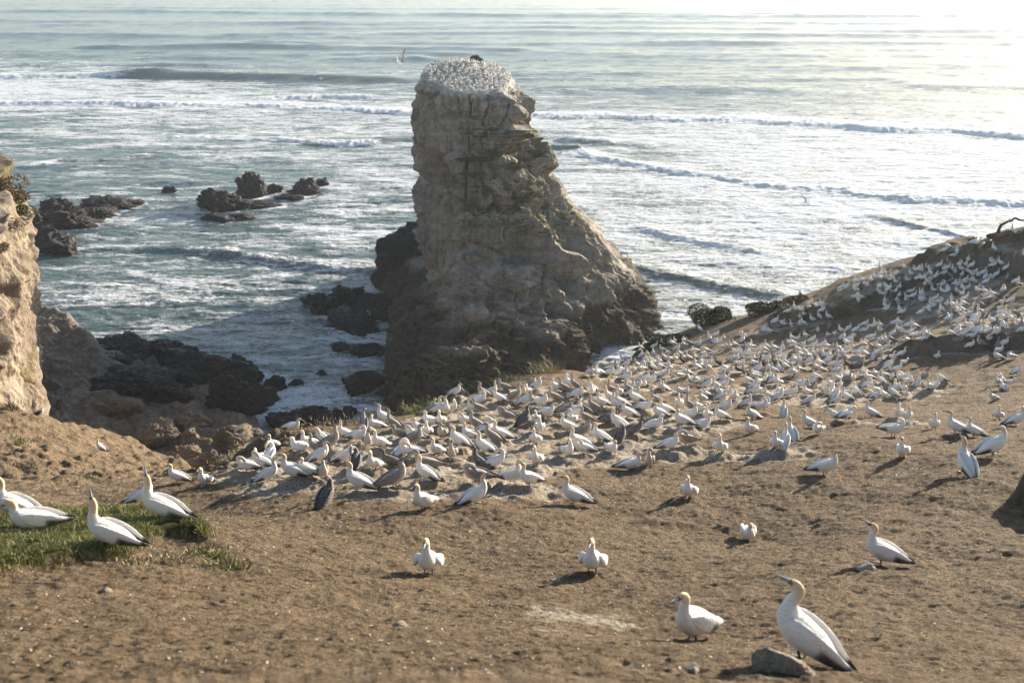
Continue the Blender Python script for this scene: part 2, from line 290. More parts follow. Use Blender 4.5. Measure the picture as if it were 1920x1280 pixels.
# ---------------------------------------------------------------- birds traced from the photograph: x y heading code
# heading on the ground: 0 right, 90 away, 180 left, 270 towards the camera; pose s u p d w t l, plumage a j k c
BIRDS = """
1500 1245 165 ha;1297 1203 222 sa;1650 1058 178 va;1402 1012 265 da;1110 1075 258 wa;803 1078 268 wa;1075 945 176 sa;1290 935 250 wa
1548 890 335 sa;1690 860 235 sa;1808 887 95 sa;1862 853 8 ta;1788 822 170 sa;1824 819 172 sa;1750 808 250 sa;1675 818 320 pa
1682 791 250 sa;1700 797 260 sa;1632 784 172 sa;1567 789 150 la;1585 795 30 la;1482 824 100 sa;1515 802 176 sa;1532 816 230 pa
1453 856 240 wa;1469 850 75 sa;1348 862 252 wa;1405 815 228 sa;793 957 236 sa;893 945 18 va;962 916 320 sa;991 922 205 va
672 926 174 sa;613 947 80 tk;741 922 12 vj;798 912 172 va;800 890 185 dj;701 893 255 wa;668 888 100 pk;648 870 20 sa
607 906 270 sj;578 902 175 sa;548 906 200 sa;506 912 22 va;494 890 160 pa;465 893 200 pa;484 878 270 sa;508 871 80 pa
513 842 245 wa;549 807 0 da;577 852 225 sa;563 856 200 dc;592 855 175 vj;607 840 150 pa;622 852 0 sj;602 874 10 sa;648 826 170 ua
672 836 0 pa;690 846 270 sj;712 853 245 wa;705 815 200 sa;683 813 90 sj;720 796 172 va;737 810 175 uj;752 828 200 dj
776 833 170 pa;778 841 0 sj;786 822 165 sa;801 826 260 wa;806 813 200 sa;826 810 250 wa;817 788 10 sa;828 787 20 va
806 790 0 sj;838 784 270 sa;847 782 330 sa;855 743 5 sa;868 743 120 vk;818 863 250 wa;848 873 260 sj;829 833 270 sj
860 849 178 sa;880 834 178 sa;872 806 150 pa;755 872 45 pa;770 871 200 pa;733 882 180 dk;883 784 260 sa;896 783 180 sj
897 767 0 pa;907 752 180 vj;922 749 25 ua;946 737 180 dj;936 763 175 sa;966 757 0 uj;979 751 270 sj;988 749 250 sa
1006 736 0 sa;995 735 0 sj;985 764 12 sa;1003 768 190 sj;1015 773 350 sa;1024 787 5 da;1038 758 200 sj;1042 740 180 sa
1056 741 180 sj;948 797 160 pj;893 810 178 sj;911 820 20 pa;983 803 30 vk;1005 802 275 sa;1012 817 280 sa;1003 842 245 wa
938 834 195 sa;922 838 180 sj;908 857 176 sa;900 884 150 sk;928 883 20 pa;892 913 175 pj;1004 881 260 wa;1064 866 290 sa
1092 863 180 pa;1082 846 195 sa;1063 816 175 sa;1094 827 0 sj;1125 836 200 wa;1146 858 280 da;1163 838 60 tk;1188 823 20 dk
1158 812 190 wa;1142 799 0 dk;1177 790 172 sa;1182 880 10 da;1216 876 265 sj;1256 854 5 sa;1284 846 200 pj;1277 813 176 sa
1294 798 330 sa;1316 809 0 da;1325 794 240 sa;1350 796 195 sa;1310 784 170 sa;1294 777 178 uj;1272 771 270 sa;1275 743 190 sa
1409 786 190 wa;1423 779 350 pa;1468 781 80 sa;1433 769 20 pa;1359 772 0 sa;1352 757 5 sa;1377 756 255 wa;1400 763 5 sa
1315 760 250 wa;1347 746 250 sa;1342 734 180 va;1307 719 180 sa;1289 710 250 sa;1246 712 5 sa;1243 736 200 wa;1351 715 0 pa
1336 723 10 pa;1357 729 0 da;1401 724 178 sa;1413 734 5 sa;1432 728 30 dk;1414 746 5 sa;1425 746 180 sa;1442 750 175 da
1459 757 5 sa;1452 724 5 sa;1445 716 270 sa;1477 749 0 sa;1415 713 180 da;1110 741 178 ua;1108 750 260 sa;1078 734 170 uj
1068 731 200 sc;1082 752 5 sa;1128 769 176 sa;1143 757 180 sa;1160 746 250 sa;1146 737 180 uj;1113 776 178 sj;1095 784 170 uk
1060 782 10 dj;1078 793 10 sa;1098 801 180 sj;1155 774 178 ua;1163 772 180 va;1190 764 175 sa;1207 778 10 da;1228 764 190 sj
1235 791 177 sa;1246 784 180 sa;1226 808 0 dc;1178 747 180 sj;1189 750 0 sa;1072 802 260 sa
385 913 245 wa;333 905 175 sa;190 845 176 va
1108 709 270 sa;1167 677 190 sa;1179 683 5 sa;1143 710 5 sa;1156 711 5 sa;1170 708 10 sa;1174 718 5 pa;1181 733 5 sa;1209 722 10 sa
1219 727 0 pa;1241 736 255 wa;1161 700 200 sa;1151 692 45 sk;1173 692 0 pa;1187 701 250 sa;1195 688 200 wa;1202 673 45 sa;1213 670 250 sa
1195 660 5 sk;1201 659 170 sa;1206 692 90 sa;1217 690 175 sa;1225 687 250 sa;1234 685 95 sa;1238 694 178 sa;1245 674 175 sa;1241 662 170 sa
1228 656 5 sa;1234 648 260 sa;1243 650 180 ua;1255 653 180 sk;1260 652 175 sa;1255 697 250 wa;1246 686 170 sk;1248 712 5 va;1265 681 260 sa
1269 662 5 sa;1280 651 250 wa;1281 645 260 sa;1290 650 175 sj;1275 672 170 sa;1279 683 150 uk;1291 675 178 sa;1288 709 180 va;1302 684 250 sa
1296 666 260 sa;1305 663 178 da;1311 651 90 ua;1306 693 200 wa;1319 678 5 sa;1323 665 178 sa;1326 699 240 wa;1330 641 250 sa;1306 615 260 sa
1221 701 180 sk;1203 700 200 pa;1342 632 5 sa;1346 647 5 pa;1367 657 250 wa;1389 630 255 da;1434 624 5 da;1454 610 5 sa;1499 617 260 sa
1532 630 260 sa;1484 641 200 sa;1495 641 300 wa;1485 651 190 sa;1510 637 180 sa;1522 646 15 sa;1503 653 5 da;1525 655 5 sa;1404 655 5 sa
1408 657 200 pa;1397 671 5 sa;1420 664 5 pa;1433 663 175 ua;1451 663 190 sa;1459 671 5 sa;1409 674 5 da;1437 682 5 sa;1427 690 100 sk
1412 688 178 sa;1388 691 10 pa;1372 678 5 sa;1381 668 0 pa;1347 687 170 dk;1329 688 20 sa;1370 700 260 sj;1383 704 200 sk;1420 701 5 sa
1430 706 20 vj;1415 709 178 da;1450 702 175 sa;1459 688 260 sj;1451 690 170 vk;1486 671 5 sj;1500 672 175 sa;1493 661 200 sa;1524 674 100 sa
1535 671 260 sj;1497 683 100 sa;1517 686 5 sa;1535 691 178 sa;1499 697 178 sa;1491 710 5 sa;1446 713 150 ua;1529 717 178 sa;1480 718 0 dk
1499 732 5 sa;1527 736 260 sj;1485 748 5 sa;1512 746 178 sa;1462 741 200 sa;1518 760 5 wa;1622 615 5 sa;1635 620 0 pa;1651 618 175 sa
1649 627 178 sa;1676 614 5 sa;1686 614 160 sa;1684 626 178 sa;1705 632 350 pa;1715 620 178 sa;1733 630 70 pa;1735 644 15 sa;1576 628 170 sa
1565 633 250 da;1596 638 5 pa;1605 626 5 sa;1633 639 5 da;1650 645 250 sa;1669 645 178 sj;1673 632 20 sa;1586 651 170 wa;1616 652 200 sa
1633 659 180 sj;1646 660 178 sa;1660 663 5 sa;1550 660 180 sa;1560 661 250 sj;1586 664 5 sa;1578 672 90 pa;1607 671 0 pa;1621 671 178 sa
1645 672 5 sa;1690 673 5 sa;1553 683 5 sa;1563 680 10 sj;1573 693 10 sa;1587 690 160 vk;1610 693 5 sk;1665 697 25 sa;1672 680 260 sa
1681 704 5 sa;1621 708 178 sa;1628 717 178 da;1583 713 160 ua;1568 722 178 sa;1598 720 250 sa;1587 723 0 sj;1650 724 170 wa;1670 724 180 dk
1678 738 5 sa;1692 739 250 sa;1695 717 5 sa;1604 744 120 sa;1556 732 178 sa;1546 742 260 sa;1558 744 200 da;1625 736 5 pa;1642 739 178 da
1566 754 30 sa;1585 756 175 sa;1640 752 5 pa;1672 752 180 wa;1698 751 250 sa;1568 762 5 sa;1738 735 260 sa;1757 674 258 wa;1762 721 178 sa
1741 737 200 sa;1781 633 178 sa;1793 615 5 sa;1777 609 0 pa;1832 629 5 sa;1867 634 5 sa;1821 640 10 pa;1819 655 5 sa;1837 653 190 sj
1883 650 5 sa;1869 674 170 sa;1914 630 5 sa;1864 618 30 sk;1858 610 175 sa;1879 619 90 wa;1910 611 178 da;1827 607 5 da;1906 702 5 sa
1879 732 80 pa;1860 752 190 va;1830 621 20 sj;1905 798 5 sa;1870 788 250 wa;1577 548 5 sa;1601 535 270 sa;1609 535 10 sa;1608 570 95 sa;1625 543 260 sa
1613 548 90 sk;1631 533 170 sa;1639 527 90 sa;1650 529 178 sa;1657 519 250 wa;1666 520 270 sj;1663 537 100 sk;1650 545 260 sa;1657 557 5 da
1647 554 200 sa;1670 531 5 sa;1679 522 260 sa;1690 523 5 sk;1678 535 200 wa;1686 547 250 sa;1692 539 95 sk;1685 562 260 sa;1673 560 95 sk
1675 581 95 sk;1681 570 250 wa;1700 532 178 sa;1707 552 5 da;1712 561 10 sa;1707 522 178 sa;1703 514 90 uj;1723 514 5 sa;1735 515 170 sk
1736 527 180 sj;1728 570 178 sa;1727 560 260 sa;1692 590 5 sa;1733 541 250 sa;1825 461 5 sa;1848 460 20 pj;1890 448 5 sk;1910 440 5 sj
1758 483 260 sj;1785 478 0 sj;1761 507 5 sa;1776 509 5 sa;1785 513 250 sa;1799 504 15 pa;1821 506 5 sa;1811 513 270 sa;1862 504 5 sa
1875 502 180 sa;1843 519 5 sa;1858 527 190 pa;1803 522 260 sa;1817 516 180 da;1905 532 5 sa;1726 515 170 sa;1769 520 5 sa;1920 488 180 sa
1848 538 5 sa;1822 524 200 pa;1826 537 200 wa;1895 569 5 sa;1850 560 15 sa;1833 552 150 pa;1846 553 180 sa;1803 548 95 sa;1793 543 200 sa
1808 539 250 sa;1813 546 300 wa;1776 553 5 sa;1787 558 100 sk;1749 551 178 sa;1742 540 100 sa;1803 560 260 sa;1806 575 175 sa;1753 568 10 sa
1760 574 5 pa;1774 580 250 sa;1785 582 177 sa;1727 560 170 sa;1726 571 178 sa;1739 588 95 sa;1726 593 15 sa;1796 592 250 wa;1819 596 260 sa
1835 592 200 sa;1874 588 270 sa;1879 593 10 sa;1889 602 260 sa;1881 604 200 da;1900 596 180 sj;1916 593 5 sa;1829 605 5 pa;1778 607 90 pa
1782 533 5 sj;1768 521 260 sa;1741 528 200 sc
1541 589 5 sa;1535 600 95 sa;1499 600 255 sa;1454 607 5 sa;1501 586 180 da;1515 584 250 sa;1518 575 5 sa;1433 621 20 da;1458 571 5 sa;1500 555 260 sj;1484 557 170 sj
30 972 178 va;65 994 190 da;206 1027 172 ua;303 975 168 ua;268 945 20 pa
"""
birds = []
for tok in BIRDS.replace('\n', ';').split(';'):
    q = tok.split()
    if len(q) == 4: birds.append((float(q[0]), float(q[1]), float(q[2]), q[3][0], q[3][1]))

# ---------------------------------------------------------------- terrain
CP = [ # px, py, distance along view
 (0,1280,6.0),(500,1280,6.0),(1000,1280,6.2),(1450,1275,6.9),(1920,1290,8.2),(-500,1290,6.2),(2500,1300,8.5),
 (0,1180,8.3),(500,1180,8.5),(1000,1190,8.8),(1290,1205,10.2),(1500,1246,7.3),(1380,1262,7.0),(1650,1180,10.5),(1920,1180,11.0),
 (0,1080,11.6),(200,1060,12.3),(430,1085,12.4),(600,1090,12.4),(803,1078,14.0),(1110,1078,14.2),(1400,1090,14.0),(1650,1060,14.6),(1900,1080,14.2),
 (0,985,14.4),(200,1028,13.6),(303,976,15.2),(395,1020,13.9),(-400,980,15),
 (100,940,24.0),(250,895,30.0),(420,960,21.5),(0,900,27),(-300,880,30),
 (600,1000,17.5),(800,1000,17.6),(1100,1000,18),(1402,1014,18.2),(1700,990,17.4),(1920,985,17.4),(2300,1000,16.5),
 (480,925,22.6),(670,930,20.4),(880,945,19.6),(1075,945,20.2),(1290,937,20.8),(1548,892,22),(1690,862,22.5),(1808,889,20.8),(1862,855,22.2),(2100,880,22),
 (390,900,30.5),(450,870,29),(620,870,25.4),(760,870,25),(910,870,24.6),(1080,870,24.8),(1250,860,25.6),(1405,820,27.5),(1580,795,31),(1790,822,25.5),(1920,800,28),(2200,800,27),
 (330,905,32),(190,845,42.5),(75,785,41.5),(150,795,45),(250,829,46),(345,865,43),(372,884,38),(-150,780,42),(-100,840,34),
 (510,810,33),(640,798,33),(750,778,34.5),(860,745,37.5),(960,712,41),(1060,694,47),(760,830,28.2),(900,810,29.5),(1060,790,31.5),(1200,800,30.5),(1180,760,35),(1010,750,35.5),
 (1110,702,57),(1160,690,65),(1200,674,71),(1240,650,73),(1300,617,75),(1360,596,77),(1420,586,78),(1500,561,79),(1560,548,78),
 (1180,735,50),(1300,720,49),(1300,760,41),(1400,760,40),(1500,740,44),(1650,750,43),(1750,720,45),(1900,720,43),(1450,690,55),(1600,690,53),(1750,660,51),(1920,650,50),
 (1450,630,66),(1600,620,63),(1700,600,61),(1800,580,60),(1920,580,57),(1640,520,73),(1700,503,72),(1760,490,70),(1850,538,64),(1920,530,61),
 (1830,508,67),(1920,505,66),(2100,500,62),(2300,560,55),(2200,680,44),
]
cp = np.array([P(*c) for c in CP])
def tps_fit(xy, z, lam=.02):
    n = len(xy); d = np.linalg.norm(xy[:, None]-xy[None], axis=-1)
    K = np.where(d > 0, d*d*np.log(d+1e-9), 0)+lam*np.eye(n)*10
    A = np.zeros((n+3, n+3)); A[:n, :n] = K; A[:n, n] = 1; A[:n, n+1:] = xy; A[n, :n] = 1; A[n+1:, :n] = xy.T
    return np.linalg.solve(A, np.concatenate([z, np.zeros(3)]))
_w = tps_fit(cp[:, :2], cp[:, 2])
def tps_raw(x, y):
    x = np.asarray(x, dtype=np.float64); y = np.asarray(y, dtype=np.float64); sh = x.shape
    x = x.ravel(); y = y.ravel(); out = np.empty(len(x))
    for i in range(0, len(x), 60000):
        a = x[i:i+60000, None]-cp[None, :, 0]; b = y[i:i+60000, None]-cp[None, :, 1]
        r2 = a*a+b*b+1e-12
        out[i:i+60000] = (.5*r2*np.log(r2))@_w[:-3]+_w[-3]+_w[-2]*x[i:i+60000]+_w[-1]*y[i:i+60000]
    return out.reshape(sh)
def lut(f, x0, x1, y0, y1, st):
    gx = np.arange(x0, x1+st, st); gy = np.arange(y0, y1+st, st); A, B = np.meshgrid(gx, gy); G = f(A, B)
    def g(x, y):
        u = np.clip((np.asarray(x, dtype=np.float64)-x0)/st, 0, len(gx)-1.001); v = np.clip((np.asarray(y, dtype=np.float64)-y0)/st, 0, len(gy)-1.001)
        i = u.astype(np.int64); j = v.astype(np.int64); u = u-i; v = v-j
        return G[j, i]*(1-u)*(1-v)+G[j, i+1]*u*(1-v)+G[j+1, i]*(1-u)*v+G[j+1, i+1]*u*v
    return g
tps_far = lut(tps_raw, -115, 115, 0, 130, .6); tps_near = lut(tps_raw, -16, 18, 0, 34, .15)
def tps(x, y): return np.where((np.abs(x-1) < 16) & (y > .2) & (y < 33), tps_near(x, y), tps_far(x, y))
EDGE = [(-600,700,44),(-200,760,44),(75,776,44.5),(150,791,46.5),(250,826,47.5),(340,860,44.5),(372,878,39),(400,866,34),(440,838,33.6),(510,806,34),(575,803,34),
 (640,794,34.3),(700,788,34.8),(750,773,35.6),(800,753,37.6),(860,739,39.2),(900,724,40.5),(950,704,43),(1010,692,46.5),(1060,689,49.5),(1115,696,60),
 (1145,688,68),(1180,670,74),(1240,643,76),(1300,611,78),(1360,590,79.5),(1420,580,80.5),(1500,556,81.5),(1560,543,80.5),(1640,513,77),(1700,494,75),
 (1760,482,74),(1800,486,73),(1830,486,72.5),(1920,484,72),(2100,474,71),(2500,470,60)]
ep = np.array([P(*e)[:2] for e in EDGE])
def edge_raw(x, y):
    """>0 outside (beyond the cliff edge)"""
    sh = np.shape(x); x = np.ravel(x); y = np.ravel(y); best = np.full(len(x), 1e9)
    for a, b in zip(ep[:-1], ep[1:]):
        ab = b-a; t = np.clip(((x-a[0])*ab[0]+(y-a[1])*ab[1])/(ab@ab), 0, 1)
        best = np.minimum(best, (x-a[0]-t*ab[0])**2+(y-a[1]-t*ab[1])**2)
    poly = np.concatenate([ep, [[60, -30], [-60, -30]]])
    ins = np.zeros(len(x), bool); j = len(poly)-1
    for i in range(len(poly)):
        xi, yi = poly[i]; xj, yj = poly[j]
        if yi != yj:
            c = ((yi > y) != (yj > y)) & (x < (xj-xi)*(y-yi)/(yj-yi)+xi); ins ^= c
        j = i
    d = np.sqrt(best); return np.where(ins, -d, d).reshape(sh)
edge_dist = lut(edge_raw, -115, 115, 0, 130, .3)
# terraces and banks on the slopes: centre px,py,dist, radius x, radius y, height, angle
BUMPS = [(1640,560,70,6.5,4.2,.75,10),(2000,500,66.2,5.6,2.6,1.5,-6),(1850,640,52.5,4.6,2.8,.75,5),(1850,474,68.6,4.2,1.8,.7,0),(2022,905,18.6,.95,1.1,.6,0)]
bumps = [(P(a, b, c)[:2], rx, ry, h, R(an)) for a, b, c, rx, ry, h, an in BUMPS]
def bump_h(x, y, detail=True):
    s = 0; bank = 0
    for c, rx, ry, h, an in bumps:
        u = (x-c[0])*math.cos(an)+(y-c[1])*math.sin(an); v = -(x-c[0])*math.sin(an)+(y-c[1])*math.cos(an)
        r = np.sqrt((u/rx)**2+(v/ry)**2)
        if detail: r = r+.17*noise(x*.55, y*.55, 4.)+.08*noise(x*1.9, y*1.9, 4.)
        f = (1-sst(.80, 1.0, r))*.8+.2*(1-sst(.3, 1.2, r)); s = s+h*f; bank = np.maximum(bank, np.where((r > .78) & (r < 1.06), 1.0, 0)*(v < .3*ry)) if h > .5 else bank
    return s, bank
def in_poly_soft(px, py, poly, soft):
    ins = np.zeros(px.shape, bool); best = np.full(px.shape, 1e9); n = len(poly)
    for i in range(n):
        x1, y1 = poly[i]; x2, y2 = poly[(i+1) % n]
        c = ((y1 > py) != (y2 > py)) & (px < (x2-x1)*(py-y1)/(y2-y1+1e-9)+x1); ins ^= c
        t = np.clip(((px-x1)*(x2-x1)+(py-y1)*(y2-y1))/((x2-x1)**2+(y2-y1)**2), 0, 1)
        best = np.minimum(best, np.hypot(px-x1-t*(x2-x1), py-y1-t*(y2-y1)))
    s = np.where(ins, best, -best); return sst(-soft, soft, s)
def wpoly(pts): return [P(*p)[:2] for p in pts]
grass_poly = [P(a, b, c)[:2] for a, b, c in [(-60,968,15.6),(60,968,15.7),(160,972,15.5),(300,966,15.9),(345,975,15.4),(385,1005,14.8),(395,1030,14.0),(340,1000,14.2),(280,1012,13.8),(255,1052,13.0),(150,1066,12.4),(0,1090,11.6),(-60,1095,11.5)]]
gp_a = np.array(grass_poly)
_lipf = lut(lambda x, y: in_poly_soft(x, y, grass_poly, .14), -12, 2, 8, 18, .04)
def lip(x, y): return .17*_lipf(x+.10*noise(x*3, y*3, 6.), y+.10*noise(x*3, y*3, 9.))*((x > -11.5) & (x < 1.5) & (y > 8.5) & (y < 17.5))
def sandy_pre(x, y): return sst(-4, -7, x)*sst(22, 26, y)*4
def T0(x, y):
    d = edge_dist(x, y)+(.7*noise(x*.35, y*.35)+.25*noise(x*1.3, y*1.3))*sst(14, 30, np.hypot(x, y))
    z = tps(x, y)
    z = z+bump_h(x, y)[0]+lip(x, y)
    near = sst(4, 14, np.hypot(x, y))
    z = z+.10*noise(x*.45, y*.45)*near+.05*fbm(x*1.6, y*1.6, 0., 3)*near
    dd = np.clip(d, 0, None)
    z = z-(dd**1.2*1.6+.5*dd*sst(0, 3, d))
    z = z-.25*sst(-1.5, 0, d)
    z = np.where(d > 0, z+np.clip(dd*.3, 0, 1.8)*ridged(x*.22, y*.22, z*.12, 4), z)
    return np.clip(z, SEA-4, None)
def raycast(px, py, f, n=1300, z0=4.0, z1=95.0):
    d = P(px, py, 1.0); t = np.geomspace(z0, z1, n); pts = d[None]*t[:, None]
    h = f(pts[:, 0], pts[:, 1]); below = pts[:, 2] < h
    i = int(np.argmax(below)) if below.any() else None
    if i is None or i == 0: return None
    a, b = pts[i-1], pts[i]; ha, hb = a[2]-h[i-1], b[2]-h[i]; k = ha/(ha-hb+1e-12)
    return a+(b-a)*k, t[i]
bird_pos = []
for (px, py, hd, po, pl) in birds:
    r = raycast(px, py, T0)
    if r is None or r[0][2] < -34:          # just beyond an edge: slide down in the picture until it stands on ground
        for q in range(1, 26):
            r = raycast(px, py+q, T0)
            if r is not None and r[0][2] > -34: break
    bird_pos.append(r)
bx = np.array([r[0] for r in bird_pos]); bd = np.array([r[1] for r in bird_pos])
colony = np.array([(d > 24.5 and (p[1] < 905)) or (440 < p[0] < 1010 and p[1] < 935) for p, d in zip(birds, bd)])
solo = np.array([sum(np.hypot(*(bx[:, :2]-b[:2]).T) < 1.6) < 3 for b in bx])
nest = bx[colony & ~solo]
mrs = np.random.default_rng(8); nest_r = mrs.uniform(.30, .42, len(nest)); nest_h = mrs.uniform(.07, .16, len(nest))
def nest_field(x, y):
    sh = np.shape(x); x = np.ravel(x); y = np.ravel(y); h = np.zeros(len(x)); g = np.zeros(len(x))
    cell = 1.2; idx = {}
    cx = np.floor(x/cell).astype(int); cy = np.floor(y/cell).astype(int); key = (cx+500)*2000+cy+500
    order = np.argsort(key, kind='stable'); ks = key[order]
    for (bx_, by_, _), r, hh in zip(nest, nest_r, nest_h):
        ix, iy = int(math.floor(bx_/cell)), int(math.floor(by_/cell)); sel = []
        for a in (-2, -1, 0, 1, 2):
            lo = np.searchsorted(ks, (ix+a+500)*2000+iy-2+500); hi = np.searchsorted(ks, (ix+a+500)*2000+iy+3+500)
            sel.append(order[lo:hi])
        s = np.concatenate(sel)
        if len(s) == 0: continue
        rr = np.hypot(x[s]-bx_, y[s]-by_)
        h[s] = np.maximum(h[s], hh*(1-sst(r*.55, r*1.15, rr))); g[s] = np.minimum(g[s]+.66*np.exp(-(rr/.95)**2), 1.15)
    return h.reshape(sh), g.reshape(sh)
def T(x, y):
    x = np.asarray(x, dtype=np.float64); y = np.asarray(y, dtype=np.float64)
    h, g = nest_field(x, y)
    z = T0(x, y)+h
    f = np.clip(g, 0, 1)
    return z+f*.07*fbm(x*2.2, y*2.2, 2., 3)
def Tz(x, y): return float(T(np.array([x]), np.array([y]))[0])
# ground mesh: a fan of rows around the viewer, finest where it is closest
az = np.concatenate([R(1)*np.linspace(-62, -30, 30, endpoint=False), R(1)*np.linspace(-30, 30, 860), R(1)*np.linspace(30, 66, 34)[1:]])
rr = np.concatenate([np.geomspace(1.5, 5.5, 20, endpoint=False), np.geomspace(5.5, 92, 900), np.linspace(92, 125, 20)[1:]])
AZ, RR = np.meshgrid(az, rr)
GX, GY = RR*np.sin(AZ), RR*np.cos(AZ)
NH, NG = nest_field(GX, GY)
GZ = T(GX, GY)
# trodden crumbly soil
tex = (.05*fbm(GX*1.5, GY*1.5, 5., 4)*sandy_pre(GX, GY)).reshape(GX.shape)+.020*fbm(GX*8, GY*8, 1., 3)+.014*np.clip(fbm(GX*2.6, GY*3.4, 7., 3), -1, .25)+.012*ridged(GX*5, GY*8, 3., 2)
GZ = GZ+tex*(1-sst(45, 70, RR))
ED = edge_dist(GX, GY)
vegm = in_poly_soft(GX, GY, grass_poly, .25)
bank_b = bump_h(GX, GY)[1]
sandy = in_poly_soft(GX, GY, wpoly([(-400,700,44),(60,776,45),(160,790,47),(260,826,48),(345,860,45),(376,880,37),(345,905,30.5),(300,930,24),(230,985,16.6),(60,990,16.6),(-400,1000,18)]), .8)
vegm = np.maximum(vegm, .55*sandy*sst(.25, .75, noise(GX*.45, GY*.45, 9.))*(1-sst(0, 1, GX*0)))
edgeveg = sst(-2.2, -.1, ED)*(1-sst(.2, 2.5, ED))*sst(31, 34, RR)*sst(-7, -5, GX)
vegm = np.maximum(vegm, edgeveg*.72)
fl = in_poly_soft(GX, GY, wpoly([(385,925,25),(480,940,23.5),(560,930,23.5),(520,880,27.5),(560,850,30),(480,835,33),(420,870,31),(385,905,29)]), .8)
guano = np.clip(NG, 0, 1)*1.0
guano = np.maximum(guano, fl*.72)
guano = np.maximum(guano, .55*bank_b)
for (a, b, c, s, v) in [(1090,1165,9.6,.85,.95),(1080,1190,9.2,.6,.8),(1010,1150,9.9,.35,.6),(200,1050,12.6,.8,.3),(700,1180,8.8,.9,.35),(820,920,23.5,1.0,.5),(1425,1275,6.9,.35,.7),(600,945,22.5,1.1,.5),(1290,835,30,.9,.5)]:
    q = raycast(a, b, T0)[0]; guano = np.maximum(guano, v*np.exp(-((GX-q[0])**2+(GY-q[1])**2)/s**2))
litter = np.clip(.35+.65*sst(9, 20, RR)+.4*NG, 0, 1)*(1-vegm)
gv = np.stack([GX, GY, GZ], -1).reshape(-1, 3)
me = mesh_np('ground', gv, grid_faces(len(rr), len(az)), mat_sand(),
             attrs=dict(guano=guano.ravel(), veg=vegm.ravel(), sandy=sandy.ravel(), bank=(np.clip(bank_b*.8+sst(1.0, 4, ED), 0, 1)).ravel(), litter=litter.ravel()))
link('headland', me, kind='structure')
# ---------------------------------------------------------------- sea
az = np.concatenate([R(1)*np.linspace(-75, -28, 60, endpoint=False), R(1)*np.linspace(-28, 28, 900), R(1)*np.linspace(28, 75, 61)[1:]])
dep = np.concatenate([R(1)*np.linspace(60, 26, 30, endpoint=False), R(1)*np.linspace(26, 1.2, 1250), R(1)*np.geomspace(1.2, .62, 40)[1:]])
D = -SEA/np.tan(dep); AZ, RR = np.meshgrid(az, D)
SX, SY = (RR*np.sin(AZ)), (RR*np.cos(AZ))
# foam cover, anchored at points of the water (traced px,py -> sea level)
FC = [(100,10,0),(900,10,0),(1800,10,0),(100,60,0),(900,60,0),(1700,60,.02),(300,110,0),(1000,110,0),(1600,110,.05),(1850,110,.1),(500,128,0),
 (50,160,.75),(250,165,.7),(450,170,.45),(640,172,.4),(740,170,.2),(900,180,.3),(1100,190,.3),(1250,180,.15),(1500,190,.2),(1850,190,.3),
 (100,185,.6),(400,185,.62),(700,190,.55),(60,215,.45),(300,225,.5),(600,228,.6),(740,235,.6),(100,260,.25),(300,262,.3),(500,280,.36),(700,285,.35),
 (100,310,.35),(250,300,.4),(400,320,.25),(60,340,.18),(700,340,.38),(200,360,.2),(350,370,.30),(500,400,.32),(650,400,.40),(740,420,.45),(300,430,.38),
 (180,450,.55),(100,500,.15),(300,480,.18),(450,490,.28),(600,480,.35),(680,460,.45),(150,560,.50),(250,550,.42),(350,540,.40),(450,550,.28),(550,560,.35),(620,520,.30),
 (480,620,.30),(400,650,.35),(560,660,.42),(640,680,.42),(520,700,.5),(700,720,.45),(600,760,.55),(690,760,.3),(100,600,.3),(330,600,.35),
 (1100,240,.6),(1300,240,.62),(1600,260,.7),(1850,290,.75),(1150,280,.35),(1400,300,.6),(1700,330,.72),(1100,330,.55),(1300,350,.62),(1500,370,.66),(1800,400,.66),
 (1080,380,.5),(1250,420,.55),(1450,430,.60),(1650,440,.60),(1850,420,.6),(1180,460,.5),(1350,480,.55),(1550,490,.55),(1230,520,.45),(1400,540,.50),(1260,570,.45),(1250,620,.55),
 (1180,640,.45),(1120,670,.5),(1200,600,.4)]
fp = np.array([(math.atan2(*(PZ(a, b, SEA)[:2])), -SEA/np.hypot(*PZ(a, b, SEA)[:2])) for a, b, _ in FC]); fv = np.array([c for _, _, c in FC])
ta = RR*0+AZ; td = -SEA/RR
# interpolate on a coarse grid, then bilinear
ga = np.linspace(-1.31, 1.31, 320); gd = np.linspace(0, 1.0, 260)
A_, D_ = np.meshgrid(ga, gd); wsum = 0; vs = 0
for (a, d_), v in zip(fp, fv):
    q = 1/(((A_-a)*.22)**2+((D_-d_))**2+.0003)**1.7; wsum = wsum+q; vs = vs+q*v
FG = vs/wsum; FG = FG*(1-sst(.52, .9, np.abs(A_))*.5)
fi = np.clip((ta-ga[0])/(ga[1]-ga[0]), 0, len(ga)-1.001); fj = np.clip((td-gd[0])/(gd[1]-gd[0]), 0, len(gd)-1.001)
i0 = fi.astype(int); j0 = fj.astype(int); u = fi-i0; v = fj-j0
FO = FG[j0, i0]*(1-u)*(1-v)+FG[j0, i0+1]*u*(1-v)+FG[j0+1, i0]*(1-u)*v+FG[j0+1, i0+1]*u*v
FO = FO*sst(0, .07, td)+.05*sst(.08, .12, td)
FO = FO+.10*noise(SX*.05, SY*.09, 3.)*sst(.02, .12, FO)
Hs = np.zeros_like(SX)
murk = np.zeros_like(SX)
lw = .6*noise(SX*.012, SY*.02)+.0
_bt = np.linspace(-6000, 6000, 60001)
